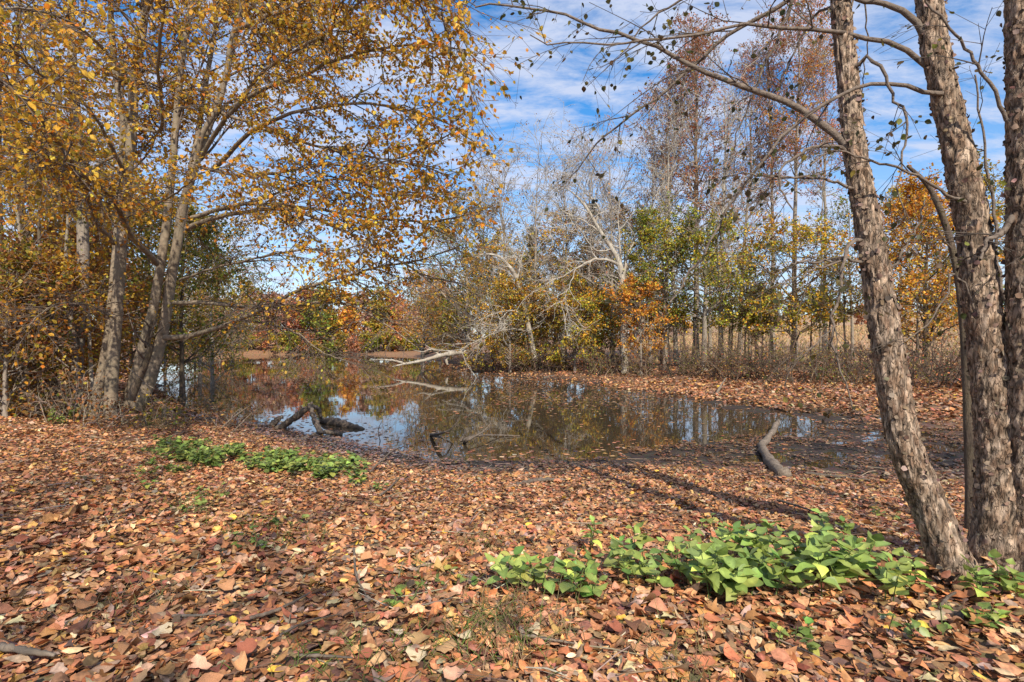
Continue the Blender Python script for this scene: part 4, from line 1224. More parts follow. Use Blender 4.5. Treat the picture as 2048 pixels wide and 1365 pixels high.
# ------------------------------------------------------------------ brush on the right bank
def brush(label, px, d, H, W, seed, col, pal=None, per=1, name='bare_bush', group='bare brush along the right bank', n1=26, spec=(10, 5), minr=.006):
    rng = np.random.default_rng(seed)
    b_ = at_depth(px, d)
    root = thing(name, label, 'bush', b_, group)
    n = n1
    st = b_ + np.stack([rng.normal(0, W * .22, n), rng.normal(0, W * .22, n), np.full(n, -.05)], -1)
    dirs = nrm(np.stack([rng.normal(0, .5, n), rng.normal(0, .5, n), np.ones(n)], -1))
    Q = np.zeros((n, 8, 3)); Q[:, 0] = st
    Ln = H * rng.uniform(.5, 1.15, n)
    for s in range(1, 8):
        dirs = nrm(dirs + rng.normal(0, .16, (n, 3)) + np.array([0, 0, -.03]))
        Q[:, s] = Q[:, s - 1] + dirs * (Ln / 7)[:, None]
    R = np.maximum(minr * 1.6 * (1 - .6 * np.linspace(0, 1, 8))[None] * rng.uniform(.8, 1.6, (n, 1)), minr * .7)
    b1 = Buf(); tubes(b1, Q, R, 4, pick([col, tuple(.6 * c for c in col)], [2, 1], n, rng, .2))
    tag(b1.obj('stems', M_TWIG, root), kind='stuff')
    Q2, R2, _, _ = spawn(Q, R, spec[0], .15, 1, 50, 18, lambda t, p: .42 * Ln[p] * rng.uniform(.4, 1.2, len(t)), 5, 0, .2, .7, rng)
    Q3, R3, _, _ = spawn(Q2, R2, spec[1], .2, 1, 45, 18, lambda t, p: .18 * H * rng.uniform(.4, 1.2, len(t)), 3, 0, .2, .8, rng)
    b2 = Buf(); tubes(b2, Q2[:, [0, 2, 5]], np.maximum(R2[:, [0, 2, 5]], minr * .6), 3, pick([col, tuple(.6 * c for c in col)], [2, 1], len(Q2), rng, .2)); tubes(b2, Q3[:, [0, 3]], np.maximum(R3[:, [0, 3]], minr * .45), 3, pick([col, tuple(.65 * c for c in col)], [2, 1], len(Q3), rng, .2))
    tag(b2.obj('twigs', M_TWIG, root), kind='stuff')
    if pal:
        C, tw = twig_leaves(Q3, per, rng)
        a, nn = leaf_dirs(len(C), tw, rng)
        lf = Buf(); leafset(lf, C, a, nn, .08 * rng.uniform(.6, 1.3, len(C)), T_RH, pick(*PALS[pal], len(C), rng), .2, .3, rng)
        tag(lf.obj('leaves', M_FAR, root), kind='stuff')
    return root


bl = [(950, 41, 1.6), (985, 38, 1.8), (1020, 36.5, 1.8), (1060, 34.5, 2.2), (1100, 33.5, 1.9), (1140, 32.5, 2.2), (1180, 31, 1.8), (1215, 30, 2.0), (1255, 29.2, 1.6), (1300, 28.5, 1.7), (1345, 27.8, 1.6), (1390, 27, 1.5), (1430, 26.6, 1.4),
      (1465, 25.5, 1.6), (1500, 24.8, 1.7), (1540, 24.4, 1.8), (1580, 24, 1.6), (1620, 23.6, 1.7), (1660, 23, 1.8), (1700, 22.6, 1.7), (1745, 22, 1.7), (1800, 21.6, 1.8), (1850, 21, 1.9), (1895, 20.6, 1.9), (1950, 20, 2.0), (2010, 20, 2.0), (2080, 20, 2.0),
      (1480, 28, 1.5), (1560, 27, 1.6), (1640, 26, 1.6), (1760, 25, 1.8), (1880, 24, 1.9)]
names = ['beside the fallen white log', 'left of the pale leaning trunk', 'just left of the pale leaning trunk', 'at the foot of the pale leaning trunk', 'right of the pale leaning trunk', 'midway between the two pale trees', 'left of the pale forked tree', 'just left of the pale forked tree',
         'at the foot of the pale forked tree', 'below the small orange maple', 'below the green tree', 'left of the thick trunk on the bank', 'at the foot of the thick trunk on the bank', 'just right of the thick trunk', 'second to the right of the thick trunk', 'left below the yellow-green layered tree',
         'at the foot of the yellow-green layered tree', 'right below the yellow-green layered tree', 'left of the hanging dark birch branch', 'behind the tip of the hanging birch branch', 'directly left of the leaning birch trunk', 'directly right of the leaning birch trunk', 'below the orange maple', 'left of the sapling stem',
         'between sapling and middle birch trunk', 'behind the middle birch trunk', 'at the right edge behind the birches', 'set back behind the thick trunk', 'set back behind the yellow-green layered tree', 'set back left of the leaning birch', 'set back behind the leaning birch', 'set back below the orange maple']
BCOL = [(.13, .092, .07), (.18, .125, .085), (.10, .07, .055), (.22, .155, .10)]
rb_ = np.random.default_rng(3)
for k, ((px, d, H), nm_) in enumerate(zip(bl, names)):
    brush('bare twiggy bush ' + nm_, px + rb_.uniform(-12, 12), d + rb_.uniform(-1.2, 1.6), H * rb_.uniform(.55, 1.5), rb_.uniform(1.2, 2.4), 700 + k, BCOL[k % 4], ('brown', 'olive', 'russet', 'green')[k % 4], 1, minr=.011, n1=14, spec=(6, 3))
# bare brush at the water on the left, in front of and behind the clump
for k, (px, d, H, c, nm_, pl) in enumerate([
        (455, 13.2, .8, (.26, .20, .16), 'twiggy bush with dead brown leaves over the water left of the driftwood', 'brown'),
        (330, 12.6, .8, (.34, .27, .21), 'twiggy bush at the foot of the leaning grey stems', 'olive'), (230, 12.0, 1.0, (.34, .27, .21), 'twiggy bush directly behind the upright grey trunk', 'brown'),
        (120, 12.2, 1.3, (.26, .20, .15), 'twiggy bush between the slim trunk and the sapling', 'brown'), (40, 12.2, 1.4, (.24, .18, .14), 'twiggy bush between the two dark trunks', 'olive')]):
    brush(nm_, px, d, H, 1.3, 760 + k, c, pl, 1, group='brush on the left bank', minr=.005, n1=14, spec=(6, 3))

# ------------------------------------------------------------------ far shore and meadow edge
rngf = np.random.default_rng(5)
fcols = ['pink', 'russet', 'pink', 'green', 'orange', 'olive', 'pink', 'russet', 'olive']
k = 0
far_names = ['russet', 'pinkish', 'green', 'orange', 'olive']
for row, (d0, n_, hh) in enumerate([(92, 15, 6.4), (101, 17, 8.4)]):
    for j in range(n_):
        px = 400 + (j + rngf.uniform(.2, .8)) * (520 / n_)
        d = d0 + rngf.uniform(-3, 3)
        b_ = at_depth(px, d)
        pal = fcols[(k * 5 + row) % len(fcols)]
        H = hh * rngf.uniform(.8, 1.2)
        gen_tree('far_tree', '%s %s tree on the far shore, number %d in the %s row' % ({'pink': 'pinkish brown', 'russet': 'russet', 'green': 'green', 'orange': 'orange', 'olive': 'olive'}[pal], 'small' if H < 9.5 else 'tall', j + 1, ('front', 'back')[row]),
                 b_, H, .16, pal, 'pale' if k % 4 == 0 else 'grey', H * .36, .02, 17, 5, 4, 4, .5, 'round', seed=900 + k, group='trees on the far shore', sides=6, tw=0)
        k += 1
for j in range(22):
    px = 400 + j * 22 + rngf.uniform(-8, 8)
    d = 86.6 + rngf.uniform(-.6, .6)
    b_ = at_depth(px, d)
    pal = ('green', 'olive', 'russet', 'olive')[j % 4]
    gen_tree('far_bush', '%s low bush at the far waterline, number %d from the left' % ({'green': 'green', 'olive': 'olive', 'russet': 'russet'}[pal], j + 1), b_, rngf.uniform(.8, 2.4), .05, pal, 'grey', 1.7, .02, 11, 5, 4, 4, .28, 'round', seed=950 + j, group='bushes on the far shore', cat='bush', sides=5, tw=0)
for j in range(22):
    px = 1180 + j * 46 + rngf.uniform(-14, 14)
    d = 125 + rngf.uniform(-8, 10)
    b_ = at_depth(px, d)
    pal = ('green', 'olive', 'russet', 'cedar', 'gold')[j % 5]
    H = rngf.uniform(3.5, 7)
    gen_tree('meadow_edge_tree', '%s tree on the rise beyond the meadow, number %d from the left' % ({'green': 'green', 'olive': 'olive', 'russet': 'russet', 'cedar': 'dark evergreen', 'gold': 'gold'}[pal], j + 1), b_, H, .14, pal, 'grey', H * .4,   .08, 15, 5, 4, 4, .36, 'round', seed=980 + j, group='trees beyond the meadow', sides=6, tw=0)

# trees standing behind the viewer whose crowns shade the foreground
for k, (x, y, H, sp, kp, lab) in enumerate([
        (-1.5, -8.5, 11.5, 4.6, .42, 'leafy shade tree behind the viewpoint, directly opposite the pond'), (8.2, -9.0, 11.0, 4.4, .38, 'leafy shade tree behind the viewpoint to the right'),
        (12.5, -5.0, 11.0, 4.4, .35, 'leafy shade tree beyond the right edge, beside the birches')]):
    gen_tree('shade_tree', lab, on_ground(x, y), H, .22, 'gold', 'grey', sp, .38, 26, 7, 5, 5, .15, 'round', seed=300 + k, keep=kp, group='shade trees behind the viewpoint', tw=.2)
# ------------------------------------------------------------------ fallen leaves
T_NR = (T_B5[0] * np.array([.62, 1.25]), T_B5[1], T_B5[2])
rl = np.random.default_rng(99)


def scatter(n, y0, y1, mx=1.0, mg=1.2, power=1.0):
    y = np.sqrt(rl.uniform(y0 ** 2, y1 ** 2, n))
    x = rl.uniform(-1, 1, n) * (mx * y + mg)
    return x, y


def litter(buf, n, y0, y1, smin, smax, tmpls, layer=.035, tilt=.45, curl=.45, roll=1.5, mx=1.0, xy=None):
    x, y = scatter(n, y0, y1, mx) if xy is None else xy
    n = len(x)
    z = height(x, y)
    sd = pond_sd(x, y)
    ok = z > ZW + .004
    ell = np.sqrt(((x - 6.6) / 4.4) ** 2 + ((y - 11.3) / 2.9) ** 2)
    # thinner cover on the mud by the water and in bare spots
    bare = fbm(np.stack([x * .9, y * .9, 0 * x], -1), 61, 3)
    wetw = smooth(2.0, .2, sd) * smooth(16, 8, y)
    ok &= rl.random(n) > np.clip(wetw * .5 + .4 * smooth(.58, .66, bare), 0, .9)
    x, y, z, sd, ell = x[ok], y[ok], z[ok], sd[ok], ell[ok]
    z = np.maximum(z, ZW + .002)
    n = len(x)
    C = np.stack([x, y, z + rl.random(n) ** 1.5 * layer + .006], -1)
    ang = rl.uniform(0, 2 * np.pi, n)
    wetl = np.clip(smooth(2.0 + 2.2 * smooth(2, 6, x), .3, sd) * smooth(22, 10, y), 0, 1)
    wetl = np.maximum(wetl, smooth(1.5, .8, ell))
    tl = tilt * (1 - .65 * wetl)
    a = np.stack([np.cos(ang), np.sin(ang), rl.normal(0, 1, n) * tl * .6], -1)
    nn = np.stack([rl.normal(0, 1, n) * tl, rl.normal(0, 1, n) * tl, np.ones(n)], -1)
    s = rl.uniform(smin, smax, n) * np.exp(rl.normal(0, .22, n))
    C = C - nrm(a) * (s * .5)[:, None]
    C[:, 2] = np.maximum(C[:, 2], z + .004)
    tone = fbm(np.stack([x * .5, y * .5, 0 * x], -1), 88, 2)
    col = pick(LITTER, LITTER_W, n, rl, .24) * (1 - .6 * wetl)[:, None] * (.85 + .3 * tone)[:, None]
    w = rl.integers(0, len(tmpls), n)
    for i, tm in enumerate(tmpls):
        for bf, k in ((buf, (w == i) & (wetl < .5)), (wetb, (w == i) & (wetl >= .5))):
            leafset(bf, C[k], a[k], nn[k], s[k], tm, col[k], .08, curl, rl, aspect=rl.uniform(.6, 1.2, k.sum()), side=.35, roll=roll if bf is buf else .6)


lb = Buf(); wetb = Buf()
litter(lb, 36000, 1.3, 5.0, .032, .075, [T_O4], .03, .32, .3, 1.3)
litter(lb, 15000, 1.3, 5.0, .04, .085, [T_LB, T_B5, T_NR, T_B5, T_LB, T_NR], .04, .42, .4, 1.7)
litter(lb, 54000, 5.0, 8.2, .036, .075, [T_O4], .035, .4, .35, 1.3)
litter(lb, 105000, 8.2, 14.5, .04, .08, [T_RH], .04, .42, .3, 0)
cx_, cy_ = scatter(420000, 14.5, 48.0)
cs_ = pond_sd(cx_, cy_)
kk = (cs_ > -.3) & (cs_ < 9) & (rl.random(len(cx_)) < np.where(cy_ < 27, 1.0, .3))
litter(lb, 0, 0, 0, .09, .17, [T_RH], .05, .5, .3, 0, xy=(cx_[kk][:60000], cy_[kk][:60000]))
for bx, by_ in [ground_hit(1912, 1165)[:2], ground_hit(1990, 1120)[:2], ground_hit(2050, 1125)[:2], BASE_L[:2], ground_hit(270, 812)[:2]]:
    a_ = rl.uniform(0, 2 * np.pi, 420); r_ = rl.uniform(.16, .55, 420)
    x_ = bx + np.cos(a_) * r_; y_ = by_ + np.sin(a_) * r_
    z_ = height(x_, y_) + np.clip(.16 * (.55 - r_) / .4, 0, .14) * rl.random(420) + .01
    az_ = rl.uniform(0, 2 * np.pi, 420)
    leafset(lb, np.stack([x_, y_, z_], -1), np.stack([np.cos(az_), np.sin(az_), rl.normal(0, .3, 420)], -1), np.stack([np.cos(a_) * .5 + rl.normal(0, .3, 420), np.sin(a_) * .5 + rl.normal(0, .3, 420), np.ones(420)], -1), rl.uniform(.045, .09, 420), T_O4, pick(LITTER, LITTER_W, 420, rl, .2), .08, .4, rl, roll=1.5)
lit = lb.obj('leaf_litter', M_LITTER)
tag(lit, 'carpet of dry brown and orange fallen leaves on the bank', 'leaf litter', kind='stuff')

M_WET = leaf_mat('wet_leaf', 0, .28, .5, mottle=.4, mscale=45)
tag(wetb.obj('wet_leaf_litter', M_WET), 'dark soaked leaves lying on the mud at the water', 'leaf litter', kind='stuff')

# the largest fallen leaves, one by one
lm = single_leaf_meshes('litter', [T_LB, T_BR, T_MP, T_BR, T_LB, T_BR, T_LB], (LITTER[:7], LITTER_W[:7]), M_LITTER, rl, 40, .06, .4, .2, roll=2.0)
cnt = 0
while cnt < 300:
    y = math.sqrt(rl.uniform(2.2 ** 2, 4.2 ** 2)); x = rl.uniform(-1, 1) * .92 * y
    z = float(height(np.array([x]), np.array([y]))[0])
    a_ = rl.uniform(0, 2 * np.pi)
    o = place_leaf('fallen_leaf', lm[rl.integers(len(lm))], ground, np.array([x, y, z + .038 + rl.uniform(0, .012)]), np.array([math.cos(a_), math.sin(a_), rl.normal(0, .12)]), np.array([rl.normal(0, .25), rl.normal(0, .25), 1.]), rl.uniform(.075, .12), np.zeros(3))
    cnt += 1

# small broken twigs lying in the litter
n = 1500
x, y = scatter(n, 1.6, 13.0, .95, .6)
z = height(x, y); ok = z > ZW + .01; x, y, z = x[ok], y[ok], z[ok]; n = len(x)
a_ = rl.uniform(0, 2 * np.pi, n); Ln = rl.uniform(.06, .42, n)
dv = np.stack([np.cos(a_), np.sin(a_), rl.normal(0, .08, n)], -1)
c0 = np.stack([x, y, z + .035], -1)
Q = np.stack([c0, c0 + dv * (Ln * .5)[:, None] + rl.normal(0, .012, (n, 3)), c0 + dv * Ln[:, None]], 1)
tb = Buf(); tubes(tb, Q, rl.uniform(.0015, .005, n)[:, None] * np.array([[1, .9, .6]]), 4, pick([(.30, .23, .17), (.16, .11, .08), (.42, .34, .26)], [3, 3, 1], n, rl, .2))
tag(tb.obj('twig_debris', M_TWIG), 'small broken twigs strewn over the fallen leaves', 'twigs', kind='stuff')

# leaves and scum drifting on the pond
n = 76000
y = np.sqrt(rl.uniform(9.5 ** 2, 60 ** 2, n)); x = rl.uniform(-.62, .65, n) * y
sd = pond_sd(x, y)
dens = fbm(np.stack([x * .35, y * .16, 0 * x], -1), 33, 3)
pr = np.clip(smooth(-2.2, -.1, sd) * .8 + smooth(.42, .58, dens) * smooth(14, 22, y) * .9 + .06, 0, 1) * smooth(1.5, -0.1, sd)
ok = (sd < .3) & (rl.random(n) < pr)
x, y = x[ok], y[ok]; n = len(x)
ang = rl.uniform(0, 2 * np.pi, n)
fb = Buf()
leafset(fb, np.stack([x, y, np.full(n, ZW + .004) + rl.random(n) * .004], -1), np.stack([np.cos(ang), np.sin(ang), 0 * ang], -1), np.stack([rl.normal(0, .06, n), rl.normal(0, .06, n), np.ones(n)], -1),
        rl.uniform(.06, .14, n), T_RH, pick(LITTER, LITTER_W, n, rl, .25) * .85, .05, .05, rl, aspect=1.2, side=.02)
tag(fb.obj('floating_leaves', M_LITTER), 'dead leaves drifting on the pond surface', 'floating leaves', kind='stuff')

# ------------------------------------------------------------------ green plants
GPAL = ([(.21, .29, .07), (.28, .36, .085), (.15, .225, .055), (.38, .44, .11), (.48, .46, .10)], [4, 4, 3, 2, .6])
gm = single_leaf_meshes('plant', [T_BR], GPAL, M_GREEN, rl, 40, .25, .5, .2)


def plant(label, base, H, nn_, ls, group, rng, name='green_plant'):
    root = thing(name, label, 'plant', base, group)
    az0 = rng.uniform(0, 6.28)
    lean = rng.normal(0, .22, 2)
    pts = np.array([[lean[0] * H * t ** 1.5, lean[1] * H * t ** 1.5, H * t - .02] for t in np.linspace(0, 1, 6)]) + base
    bs = Buf(); tubes(bs, pts[None], np.linspace(.0035, .0018, 6)[None] * (1 + ls * 3), 4, (.10, .14, .04))
    bs.obj('stem', M_TWIG, root)
    k = 0
    for j in range(nn_):
        t = .3 + .7 * (j + 1) / nn_
        p = pts[0] * (1 - t) + pts[-1] * t
        for s in (0, 1):
            az = az0 + j * 1.57 + s * 3.1416 + rng.normal(0, .25)
            el = rng.normal(.0, .25) + (.3 if j == nn_ - 1 else 0)
            ax = np.array([math.cos(az) * math.cos(el), math.sin(az) * math.cos(el), math.sin(el)])
            sz = ls * rng.uniform(.7, 1.25) * (.75 if j == nn_ - 1 else 1)
            place_leaf('leaf', gm[rng.integers(len(gm))], root, p + ax * .012, ax, np.array([rng.normal(0, .25) - ax[0] * .3, rng.normal(0, .25) - ax[1] * .3 - .12, 1.]), sz, np.array(base))


rp = np.random.default_rng(8)
clusters = [  # px0, px1, py0, py1 (foot of the plants), count, height, leaf, label
    (1010, 1160, 1150, 1195, 10, .19, .085, 'broad-leaved green plant in the small patch at the left end of the right-hand greenery'),
    (1175, 1205, 1105, 1112, 2, .20, .07, 'bright green plant standing alone behind the small green patch'),
    (1130, 1210, 1200, 1212, 4, .15, .08, 'low green plant just in front of the small green patch'),
    (1215, 1400, 1115, 1190, 15, .19, .085, 'broad-leaved green plant in the middle patch of the right-hand greenery'),
    (1255, 1285, 1105, 1115, 2, .16, .075, 'bright green sprig behind the middle green patch'),
    (1410, 1570, 1115, 1225, 19, .25, .09, 'broad-leaved green plant in the dense tall patch left of the leaning birch'),
    (1570, 1730, 1125, 1215, 15, .24, .09, 'lit green plant at the right side of the dense patch by the leaning birch'),
    (1640, 1700, 1085, 1105, 3, .22, .075, 'green plant rising behind the dense patch near the leaning birch'),
    (1750, 1850, 1165, 1215, 7, .19, .085, 'green plant at the foot of the leaning birch'),
    (1950, 2060, 1190, 1215, 7, .19, .075, 'green plant at the foot of the birches by the right edge'),
    (1890, 2000, 1248, 1262, 4, .10, .06, 'low light-green plant in front of the birches'),
]
for (x0, x1, y0, y1, n_, H, ls, lab) in clusters:
    for j in range(n_):
        b_ = ground_hit(rp.uniform(x0, x1), rp.uniform(y0, y1))
        plant(lab, b_ + np.array([0, 0, .02]), H * .95 * rp.uniform(.65, 1.3), 5 if H > .2 else 3, ls * 1.2, 'green plants by the birches', rp)


def small_plants(lab, region, n_, H, ls, group, nn_=3, lp=6):
    """low weeds farther off: stem and foliage of each plant as two meshes"""
    for j in range(n_):
        px, py = region(j)
        b_ = ground_hit(px, py) + np.array([0, 0, .01])
        root = thing('green_weed', lab, 'plant', b_, group)
        h = H * rp.uniform(.6, 1.25)
        ns = 4
        st = np.repeat(b_[None], ns, 0) + np.stack([rp.normal(0, .05, ns), rp.normal(0, .05, ns), np.zeros(ns)], -1)
        en = st + np.stack([rp.normal(0, .07, ns), rp.normal(0, .07, ns), h * rp.uniform(.7, 1.1, ns)], -1)
        Q = st[:, None] * (1 - np.linspace(0, 1, 4))[None, :, None] + en[:, None] * np.linspace(0, 1, 4)[None, :, None]
        bs = Buf(); tubes(bs, Q, np.full((ns, 4), .003), 3, (.12, .15, .05))
        tag(bs.obj('stems', M_TWIG, root), kind='stuff')
        C, tw = twig_leaves(Q, lp, rp, .25, .01)
        az = rp.uniform(0, 6.28, len(C))
        a = np.stack([np.cos(az), np.sin(az), rp.normal(0.05, .3, len(C))], -1)
        nn = np.stack([rp.normal(0, .3, len(C)), rp.normal(-.15, .3, len(C)), np.ones(len(C))], -1)
        lf = Buf(); leafset(lf, C, a, nn, ls * rp.uniform(.6, 1.3, len(C)), T_OV, pick(*GPAL, len(C), rp, .2) * .8, .2, .35, rp, aspect=1.25)
        tag(lf.obj('foliage', M_GREEN, root), kind='stuff')


def reg_left(j):
    t = rp.random()
    px = 330 + 390 * t
    mid = 902 + 48 * t
    return px, mid + rp.uniform(-14, 26)


small_plants('leafy green weed in the long low patch left of centre', reg_left, 78, .19, .075, 'green weeds in the long patch left of centre', lp=8)
small_plants('scattered green weed at the thin left end of the long patch', lambda j: (rp.uniform(285, 380), rp.uniform(905, 960)), 12, .12, .05, 'scattered weeds left of the long patch')
small_plants('yellow-green weed at the foot of the upright grey trunk', lambda j: (rp.uniform(95, 150), rp.uniform(822, 862)), 8, .35, .08, 'weeds at the foot of the left clump')
for px, py, lab in [(430, 1000, 'lone green weed below the left part of the long green patch'), (500, 1105, 'lone green weed tuft in the left foreground leaves'), (380, 1030, 'small weed tuft left in the fallen leaves'), (920, 1185, 'small dark green weed left of the small green patch'),
                    (1430, 1060, 'green sprig behind the dense tall patch'), (1770, 1040, 'dark sprig between water and leaning birch'), (1600, 1290, 'tiny green weed below the dense patch'), (790, 1215, 'small green weed in the middle foreground'), (290, 985, 'small green weed below the left end of the long patch'),
                    (560, 1060, 'small green weed between long patch and left foreground'), (1850, 1280, 'tiny weed right of the dense patch in the foreground'), (755, 985, 'green sprig right below the long patch')]:
    small_plants(lab, lambda j: (px, py), 1, .13, .05, 'lone weeds among the fallen leaves', lp=5)


def grass(label, px, py, n_, H, cols, seed, rad=.16):
    rng = np.random.default_rng(seed)
    b_ = ground_hit(px, py)
    st = b_ + np.stack([rng.normal(0, rad, n_), rng.normal(0, rad, n_), np.full(n_, .02)], -1)
    d = nrm(np.stack([rng.normal(0, .6, n_), rng.normal(0, .6, n_), np.ones(n_)], -1))
    Q = np.zeros((n_, 5, 3)); Q[:, 0] = st
    Ln = H * rng.uniform(.4, 1.2, n_)
    for s in range(1, 5):
        d = nrm(d + np.array([0, 0, -.22]) + rng.normal(0, .08, (n_, 3)))
        Q[:, s] = Q[:, s - 1] + d * (Ln / 4)[:, None]
    bf = Buf(); tubes(bf, Q, np.linspace(.0026, .0006, 5)[None] * np.ones((n_, 1)), 3, pick(cols, np.ones(len(cols)), n_, rng, .2))
    o = bf.obj('grass_tuft', M_GRASS)
    tag(o, label, 'grass', 'grass tufts among the fallen leaves', 'stuff')


GRN = [(.11, .19, .04), (.16, .22, .05), (.30, .24, .11)]
DRY = [(.42, .30, .17), (.34, .22, .12), (.20, .20, .07)]
for k, (px, py, n_, H, c, lab) in enumerate([
        (985, 1300, 130, .20, GRN + DRY[:1], 'green grass tuft at the bottom centre'), (1040, 1260, 140, .22, DRY, 'dry straw-coloured grass tuft at the bottom centre'), (860, 1290, 60, .14, GRN, 'thin green grass left of the bottom centre tuft'),
        (745, 1330, 60, .14, GRN, 'thin green grass near the bottom edge'), (835, 1170, 90, .13, GRN, 'small grass tuft in the middle of the leaves'), (380, 1020, 80, .14, GRN, 'grass tuft in the left leaves'), (470, 1060, 70, .13, GRN, 'grass tuft right of the left leaves tuft'),
        (600, 1085, 60, .13, GRN, 'grass tuft above the left middle foreground'), (265, 1215, 120, .12, DRY, 'flattened dry grass in the bare left foreground spot'), (590, 1330, 50, .12, GRN, 'grass wisps in the lower left foreground'), (1380, 1340, 120, .15, DRY, 'dry grass at the bottom right of centre'),
        (1130, 1160, 40, .10, DRY, 'dry grass wisps beside the small green patch'), (960, 1100, 120, .11, DRY + GRN[:1], 'mixed grass left behind the small green patch'), (330, 860, 90, .45, DRY, 'long dry grass at the foot of the grey clump'), (300, 850, 70, .5, GRN + DRY, 'long greenish grass beside the grey clump')]):
    grass(lab, px, py, n_, H, c, 40 + k)


# dry grass of the meadow
n = 17000
y = np.sqrt(rl.uniform(28 ** 2, 125 ** 2, n)); x = y * rl.uniform(.22, 1.0, n)
sd = pond_sd(x, y); ok = sd > 9; x, y = x[ok], y[ok]; n = len(x)
mb = Buf()
leafset(mb, np.stack([x, y, height(x, y) - .02], -1), np.stack([rl.normal(0, .35, n), rl.normal(0, .35, n), np.ones(n)], -1), np.stack([rl.normal(0, .5, n), -np.ones(n), rl.normal(0, .3, n)], -1), rl.uniform(.10, .28, n) * (1 + y / 100), T_RH,
        pick([(.50, .34, .19), (.42, .27, .14), (.36, .26, .13), (.28, .22, .10)], [4, 3, 2, 1], n, rl, .2), .05, .2, rl, aspect=.5)
tag(mb.obj('meadow_grass', M_FAR), 'dry straw-coloured meadow grass beyond the right bank', 'grass', kind='stuff')

# ------------------------------------------------------------------ driftwood, logs and sticks
def log(name, label, paths, mat, seed, cat='log', group=None, sides=10, amp=.3, twn=0):
    rng = np.random.default_rng(seed)
    a0 = np.array(paths[0])
    root = thing(name, label, cat, a0[0][:3], group)
    for k, pth in enumerate(paths):
        c = catmull(np.array(pth), 26)
        c[:, 3] *= 1 + .12 * rng.normal(size=26)
        c[1:-1, :3] += rng.normal(0, .12, (24, 3)) * c[1:-1, 3:]
        bf = Buf()
        e = c[-1:].copy(); e[:, :3] += (c[-1:, :3] - c[-2:-1, :3]) * .12; e[:, 3] = .0005
        s = c[:1].copy(); s[:, :3] -= (c[1:2, :3] - c[:1, :3]) * .12; s[:, 3] = .0005
        c2 = np.concatenate([s, c, e])
        tubes(bf, c2[None, :, :3], c2[None, :, 3], sides)
        v = bf.v[0]
        v += (fbm(v * 18, seed, 3) - .5)[:, None] * nrm(v - np.repeat(c2[:, :3], sides, 0)) * (np.repeat(c2[:, 3], sides) * amp)[:, None]
        bf.obj('stem' if k == 0 else 'branch', mat, root, color=False)
        if twn and k < 2:
            Q, R, _, _ = spawn(c[None, :, :3], c[None, :, 3], twn, .3, 1, 55, 15, lambda t, p: rng.uniform(.3, 1.0, len(t)) * (.25 if c[0, 3] < .05 else 1.0), 6, .05, .2, .45, rng, rmax=.02)
            bw = Buf(); tubes(bw, Q, np.maximum(R, .003), 4, (.4, .35, .29) if mat is M_DRIFT else (.10, .08, .065))
            tag(bw.obj('twigs', M_TWIG, root), kind='stuff')
    return root


def W(px, py, z=ZW, dz=0):
    d = (CAMZ - z) * F / (py - CY)
    p = P(px, py, d); p[2] += dz
    return p


def seq(pts, d, rads):
    return [[*P(x, y, dd), r] for (x, y), dd, r in zip(pts, d if hasattr(d, '__len__') else [d] * len(pts), rads)]


dlog = W(850, 735)[1]
d = 36.0
log('fallen_tree', 'bleached white fallen tree reaching from the right bank over the pond',
    [seq([(950, 706), (930, 705), (900, 708), (865, 716), (835, 724), (800, 730), (785, 734)], [41, 40, 39, 38, 37.5, 37, 37], [.16, .17, .16, .13, .10, .06, .03]),
     seq([(810, 728), (790, 722), (765, 720), (738, 721)], [37.2, 37, 36.5, 36], [.08, .07, .05, .02]), seq([(880, 712), (862, 700), (845, 704), (826, 700)], [38.5, 38, 37.5, 37], [.07, .05, .035, .015]),
     seq([(900, 708), (893, 720), (895, 730)], [39, 39, 39], [.10, .09, .08]), seq([(870, 715), (850, 730), (846, 737)], [38.2, 38, 38], [.04, .03, .02]), seq([(920, 706), (890, 702), (868, 700), (850, 690)], [39.5, 39, 38, 38], [.06, .05, .04, .02])],
    M_PALE, 5, twn=8)
# driftwood tripod at the left shore
d = 12.6
log('driftwood', 'forked dark driftwood propped up at the water left of centre',
    [seq([(545, 866), (575, 845), (600, 828), (618, 815), (624, 806)], [13.0, 12.8, 12.6, 12.5, 12.4], [.07, .075, .07, .055, .04]),
     seq([(618, 808), (626, 832), (634, 852), (642, 868)], [12.4, 12.3, 12.1, 12.0], [.045, .055, .06, .06]),
     seq([(622, 812), (636, 818), (640, 830), (644, 842)], [12.45, 12.6, 12.7, 12.8], [.05, .045, .04, .03])], M_WETWOOD, 6, amp=.35)
log('driftwood', 'thick half-sunken log lying in the water beside the forked driftwood',
    [[[*W(642, 845, dz=.05), .05], [*W(656, 848, dz=.06), .10], [*W(680, 852, dz=.05), .11], [*W(706, 856, dz=.03), .085], [*W(728, 859, dz=.0), .03]]], M_WETWOOD, 7, amp=.3)
log('driftwood', 'long flat dark branch below the forked driftwood at the leaf edge',
    [[[*ground_hit(560, 880), .03], [*ground_hit(610, 878), .045], [*W(645, 870, dz=.05), .05], [*W(684, 871, dz=.03), .035]]], M_WETWOOD, 8)
log('driftwood', 'short broken stub sticking up left of the forked driftwood', [seq([(530, 862), (545, 850), (558, 838), (566, 834)], 13.2, [.08, .07, .055, .03])], M_WETWOOD, 9, amp=.4)
log('branch_in_water', 'thin dark branch rising from the water at centre left',
    [[[*W(880, 878, dz=-.02), .035], [*W(862, 872, dz=.02), .03], [*P(880, 868, 11.2), .025], [*P(902, 858, 11.0), .02], [*P(920, 838, 10.9), .010]], [[*W(862, 872, dz=.02), .028], [*P(885, 876, 11.0), .02], [*W(905, 888, dz=.0), .015]]], M_WETWOOD, 10, sides=7)
